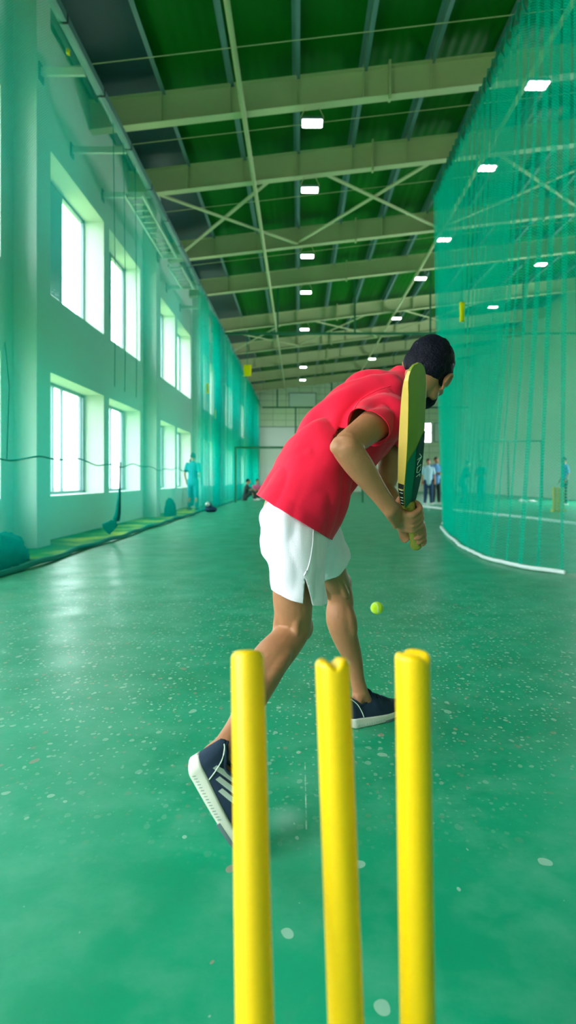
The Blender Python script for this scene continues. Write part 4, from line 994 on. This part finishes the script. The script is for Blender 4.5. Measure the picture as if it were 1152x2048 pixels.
cut_open(me, [(hem_c, hem_n, hem_c, 0.34), (cR, (dR+Vector((0.1, 0, -0.25))).normalized(), cR+dR*0.03, 0.14, dR, 0.086), (cL, dL, cL+dL*0.03, 0.12, dL, 0.08), (P(812, 778, 2.06), (hr*0.1+hu*0.4+hf*0.9), P(812, 778, 2.06), 0.10)])
tdir = (tp[6][0]-tp[1][0]).normalized()
def folds(p):
    q = p-hem_c; al = q.dot(tdir); ac = q.dot(tdir.cross(side)); sd = q.dot(side)
    # long pulls from the shoulder to the waist, short ones at the armpit
    f1 = noise.noise(Vector((al*3.2+sd*4, ac*13-al*5, sd*7)))
    f2 = noise.noise(Vector((al*8, ac*26+al*16, sd*14)))
    w_ = 0.5+0.9*max(0, min(1, al/0.35))
    return 0.017*w_*(abs(f1)**0.8*1.5-0.35)+0.0045*w_*f2
displace(me, folds)
shirt = link_mesh('shirt', thicken(me, 0.0022), M['shirt']); keep_world(shirt, man)
# stitched seams laid on the cloth
from mathutils.bvhtree import BVHTree
def seam_on(cloth, pix, mat, r_, name='seam'):
    t_ = BVHTree.FromPolygons([v.co for v in cloth.data.vertices], [p.vertices for p in cloth.data.polygons]); q = []
    pp = catmull([(Vector((a, 0, b_)), 0) for a, b_ in pix], 8)
    for p, _ in pp:
        o_ = P(p.x, p.z, 1.2); d_ = (P(p.x, p.z, 2.5)-o_).normalized(); hit = t_.ray_cast(o_, d_)
        if hit[0] is not None: q.append(hit[0]-d_*r_*0.3)
    if len(q) < 3: return
    b_ = bmesh.new(); rtube(b_, q, r_, 6); s_ = obj(name, b_, mat, smooth=True); s_.parent = cloth
seam_on(shirt, [(781, 772), (752, 782), (722, 800), (704, 826)], M['shirt'], 0.0018)

# shorts
b1 = bmesh.new()
pel = P(590, 1048, 1.85)
tube(b1, [(P(622, 968, 1.87), 0.132, 0.090), (P(610, 1000, 1.86), 0.142, 0.094), (P(594, 1045, 1.85), 0.156, 0.102), (P(590, 1085, 1.84), 0.158, 0.098)], side, 28)
hR, kR, hL, kL = J['hipR'], J['kneeR'], J['hipL'], J['kneeL']
tube(b1, catmull([(hR+Vector((-0.006, 0.03, 0.02)), 0.092, 0.082), (P(592, 1110, 1.79), 0.098, 0.080), (P(597, 1155, 1.81), 0.094, 0.076), (P(600, 1215, 1.83), 0.092, 0.076)], 4), side, 24)
tube(b1, catmull([(hL+Vector((0, -0.01, 0.02)), 0.090, 0.082), (hL.lerp(kL, 0.45), 0.090, 0.082), (hL.lerp(kL, 0.85), 0.084, 0.076)], 4), side, 24)
me = bake(b1, 0.0065, 8)
hcR = P(597, 1190, 1.82); hcL = hL.lerp(kL, 0.62); dLk = (kL-hL).normalized()
cut_open(me, [(hcR, Vector((-0.30, 0.05, -0.95)), P(597, 1200, 1.82), 0.16), (hcL, Vector((dLk.x, dLk.y*0.6, dLk.z)), hcL+dLk*0.05, 0.13), (P(616, 985, 1.86), Vector((0.6, 0, 0.8)), P(610, 975, 1.86), 0.3)])
# side slit of the near leg: a narrow wedge opened in the hem
bm_ = bmesh.new(); bm_.from_mesh(me); tipp = P(609, 1152, 1.74)
for s in (-1, 1):
    fs = [f for f in bm_.faces if f.calc_center_median().y < 1.80 and f.calc_center_median().z < tipp.z+0.01]
    bmesh.ops.bisect_plane(bm_, geom=list({v for f in fs for v in f.verts})+list({e for f in fs for e in f.edges})+fs, plane_co=tipp, plane_no=Vector((1, 0, 0.12+s*0.17)).normalized(), dist=1e-5)
dead = []
for f in bm_.faces:
    c = f.calc_center_median(); h_ = (EYE-(1152-CY)*1.74/F)-c.z
    if h_ > 0 and c.y < 1.80:
        xx = c.x-(tipp.x+0.12*h_)
        if abs(xx) < 0.17*h_: dead.append(f)
bmesh.ops.delete(bm_, geom=dead, context='FACES'); bmesh.ops.delete(bm_, geom=[v for v in bm_.verts if not v.link_faces], context='VERTS'); bm_.to_mesh(me); bm_.free()
def sfold(p):
    q = p-hR; f1 = noise.noise(Vector((q.x*16+q.z*6, q.y*12, q.z*7-q.x*9))); f2 = noise.noise(Vector((q.x*40, q.y*30, q.z*14)))
    return 0.009*(abs(f1)*1.5-0.3)+0.002*f2
displace(me, sfold)
shorts = link_mesh('shorts', thicken(me, 0.002), M['shorts']); keep_world(shorts, man)
seam_on(shorts, [(627, 1052), (625, 1090), (618, 1130), (609, 1150)], M['shorts'], 0.0022, 'side_seam')

# shoes
def shoe_parts(L_, spine, lateral, man_, label):
    """spine(x) -> (origin, forward, up, side) ; local: x heel->toe, y side, z up"""
    def Q(x, y, z):
        o_, f_, u_, s_ = spine(x); return o_+s_*y+u_*z
    def hwid(x):
        t = x/L_; w_ = 0.033+0.015*math.sin(PI*min(1, max(0, (t-0.12)/0.86)))**1.2
        e = 1.0
        if t < 0.10: e = math.sqrt(max(0, 1-((0.10-t)/0.10)**2))
        if t > 0.80: e = math.sqrt(max(0, 1-((t-0.80)/0.20)**2))
        return w_*e
    def zs(x):                                     # top of the midsole
        t = x/L_; return 0.037-0.010*min(1, max(0, (t-0.05)/0.55))+0.004*max(0, t-0.85)/0.15
    def zb(x):                                     # outsole underside: heel bevel and toe spring
        t = x/L_; return 0.010*max(0, (0.12-t)/0.12)**2+0.014*max(0, (t-0.8)/0.2)**2
    xs = [L_*(0.0015+0.997*(i/44)) for i in range(45)]
    xs[0] = 0.0008; xs[-1] = L_*0.9995
    b1 = bmesh.new(); rings = []
    for x in xs:
        w_ = max(0.003, hwid(x)*1.07+0.002); a, c = zb(x), zs(x); h_ = c-a
        rings.append([Q(x, y*w_, a+z*h_) for y, z in ((-0.88, 0), (-0.98, 0.12), (-1.0, 0.35), (-0.97, 0.6), (-1.0, 0.85), (-0.93, 1), (-0.5, 1.02), (0.5, 1.02), (0.93, 1), (1.0, 0.85), (0.97, 0.6), (1.0, 0.35), (0.98, 0.12), (0.88, 0))])
    ring_loft(b1, rings); sole = obj('sole', b1, M['sole'], smooth=True)
    b1 = bmesh.new()                               # dark outsole pads along the lower edge
    for t0, t1 in ((0.52, 0.84),):
        rings = []
        for i in range(13):
            x = L_*(t0+(t1-t0)*i/12); w_ = hwid(x)*1.07+0.0028; a, c = zb(x), zs(x)
            rings.append([Q(x, y*w_, a+z) for y, z in ((-1, -0.001), (-1.005, 0.0085), (1.005, 0.0085), (1, -0.001))])
        ring_loft(b1, rings)
    pad = obj('outsole_pad', b1, M['frame']); pad.parent = sole
    b1 = bmesh.new()                               # fine ribs pressed along the heel side
    for i in range(16):
        x = L_*(0.10+0.026*i); 
        for s in (-1, 1):
            w_ = hwid(x)*1.07+0.0022; rtube(b1, [Q(x, s*w_, 0.008), Q(x+0.003, s*w_, 0.0145)], 0.0007, 5)
    rb = obj('sole_rib', b1, M['rail']); rb.parent = sole
    def top(x):
        t = x/L_
        pts = ((0, 0.100), (0.04, 0.108), (0.12, 0.101), (0.22, 0.086), (0.34, 0.090), (0.42, 0.100), (0.50, 0.092), (0.62, 0.075), (0.75, 0.061), (0.88, 0.052), (1.0, 0.038))
        for (a, va), (c, vc) in zip(pts, pts[1:]):
            if a <= t <= c:
                k_ = (t-a)/(c-a); k_ = k_*k_*(3-2*k_); return va+(vc-va)*k_
        return 0.03
    def usurf(x, ph, off=0.0):
        w_ = hwid(x)+off; z0 = zs(x)-0.004; h_ = (top(x)-z0)*(1.0 if x > 0.02 else 1.0)+off
        c, s = math.cos(ph), math.sin(ph)
        nar = 1-0.30*(abs(s)**2)*(1 if x/L_ < 0.5 else 0.6)
        return Q(x, w_*math.copysign(abs(c)**0.75, c)*nar, z0+h_*abs(s)**0.85)
    def open_(x, ph):                               # foot opening
        t = x/L_; return 0.055 < t < 0.37 and abs(ph-PI/2) < 0.66*math.sin(PI*(t-0.055)/0.315)**0.35
    b1 = bmesh.new(); n = 36; g = []
    xs2 = [xs[0]]+[L_*i/70 for i in range(1, 70)]+[xs[-1]]
    for x in xs2: g.append([b1.verts.new(usurf(x, PI*k/n)) for k in range(n+1)])
    for i in range(len(xs2)-1):
        for k in range(n):
            if open_((xs2[i]+xs2[i+1])/2, PI*(k+0.5)/n): continue
            b1.faces.new((g[i][k], g[i+1][k], g[i+1][k+1], g[i][k+1]))
    b1.faces.new([g[0][k] for k in range(n+1)]); b1.faces.new([g[-1][k] for k in range(n, -1, -1)])
    bmesh.ops.delete(b1, geom=[v for v in b1.verts if not v.link_faces], context='VERTS')
    bmesh.ops.recalc_face_normals(b1, faces=b1.faces[:])
    me = bpy.data.meshes.new('upper'); b1.to_mesh(me); b1.free()
    up = link_mesh('shoe', thicken(me, 0.003), M['shoe']); up['label'] = label
    sole.parent = up
    # padded collar
    b1 = bmesh.new(); loop = []
    for i in range(28):
        a = 2*PI*i/28; t = 0.2125+0.155*math.cos(a); ph = PI/2+0.66*math.sin(a)*1.0; loop.append(usurf(L_*t, ph, 0.0005))
    rtube(b1, loop+[loop[0]], 0.0042, 8); cl = obj('collar', b1, M['shoe'], smooth=True); cl.parent = up
    b1 = bmesh.new()                               # tongue and laces
    tube(b1, [(usurf(L_*0.36, PI/2, -0.001), 0.020, 0.004), (usurf(L_*0.40, PI/2, 0.010), 0.019, 0.004), (usurf(L_*0.37, PI/2, 0.026), 0.016, 0.003)], spine(0.1)[3], 12); tn = obj('tongue', b1, M['shoe'], smooth=True); tn.parent = up
    b1 = bmesh.new()
    for i in range(5):
        x = L_*(0.44+0.05*i); rtube(b1, [usurf(x, PI/2+q, 0.0025) for q in (-0.5, -0.3, 0, 0.3, 0.5)], 0.0022, 6); rtube(b1, [usurf(x+0.05*L_*(q+0.5), PI/2+q, 0.003) for q in (-0.5, -0.2, 0.2, 0.5)], 0.002, 6)
    lc = obj('lace', b1, M['shoe'], smooth=True); lc.parent = up
    # pale piping round the heel panel
    for s in (0, 1):
        b1 = bmesh.new(); q = []
        for i in range(14):
            t = i/13; x = L_*(0.045+0.15*t**0.9); ph = (1.12-1.04*t**1.7); ph = ph if s == 0 else PI-ph; q.append(usurf(x, ph, 0.0012))
        rtube(b1, q, 0.0015, 6); pp = obj('heel_piping', b1, M['stripe'], smooth=True); pp.parent = up
    # three slanted stripes on the outer side
    def sidept(x, z, off):
        z0 = zs(x)-0.004; h_ = top(x)-z0; q = max(0.02, min(0.98, (z-z0)/h_))**(1/0.85); return usurf(x, math.asin(q) if lateral > 0 else PI-math.asin(q), off)
    for i in range(3):
        b1 = bmesh.new(); gg = []; ca, sa = math.cos(0.36), math.sin(0.36)
        for a in range(13):
            row = []
            for c in range(4):
                x = 0.039+0.0245*i+0.080*(a/12)*ca-0.0105*(c/3)*sa+0.004*(c/3); z = 0.056-0.0075*i+0.072*(a/12)*sa+0.0115*(c/3)*ca
                row.append(b1.verts.new(sidept(x, z, 0.0014)))
            gg.append(row)
        for a in range(12):
            for c in range(3): b1.faces.new((gg[a][c], gg[a+1][c], gg[a+1][c+1], gg[a][c+1]))
        bmesh.ops.solidify(b1, geom=b1.faces[:], thickness=0.0008); st = obj('stripe', b1, M['stripe']); st.parent = up
    keep_world(up, man_)
    return up
# back (right) foot: up on its toe
LR = 0.285; aR = math.radians(57); O_ = P(372, 1532, 1.50)
def spineR(x):
    xb, turn_ = LR*0.70, math.radians(34); p = O_.copy(); n = 24; ang = -aR; d = x/n
    for i in range(n):
        xm = (i+0.5)*d; ang = -aR+turn_*max(0, min(1, (xm-xb)/(LR-xb))); p += Vector((math.cos(ang), 0.0, math.sin(ang)))*d
    f_ = Vector((math.cos(ang), 0, math.sin(ang))); s_ = Vector((0, -1, 0)); u_ = Vector((-f_.z, 0, f_.x)); return p, f_, u_, s_
zmin = spineR(LR)[0].z
shift = Vector((0, 0, 0.004-min(zmin, spineR(LR*0.97)[0].z))); O_ += shift*1.0
shoe_parts(LR, spineR, 1, man, 'navy shoe of the back foot, heel lifted, three pale stripes showing')
# front (left) foot flat on the floor
OL = Vector((aL.x, aL.y, 0.0))-fd*0.070
def spineL(x): return OL+fd*x+Vector((0, 0, 0.001)), fd, Vector((0, 0, 1)), Vector((0, 0, 1)).cross(fd)
shoe_parts(0.29, spineL, 1, man, 'navy shoe of the front foot flat on the floor')
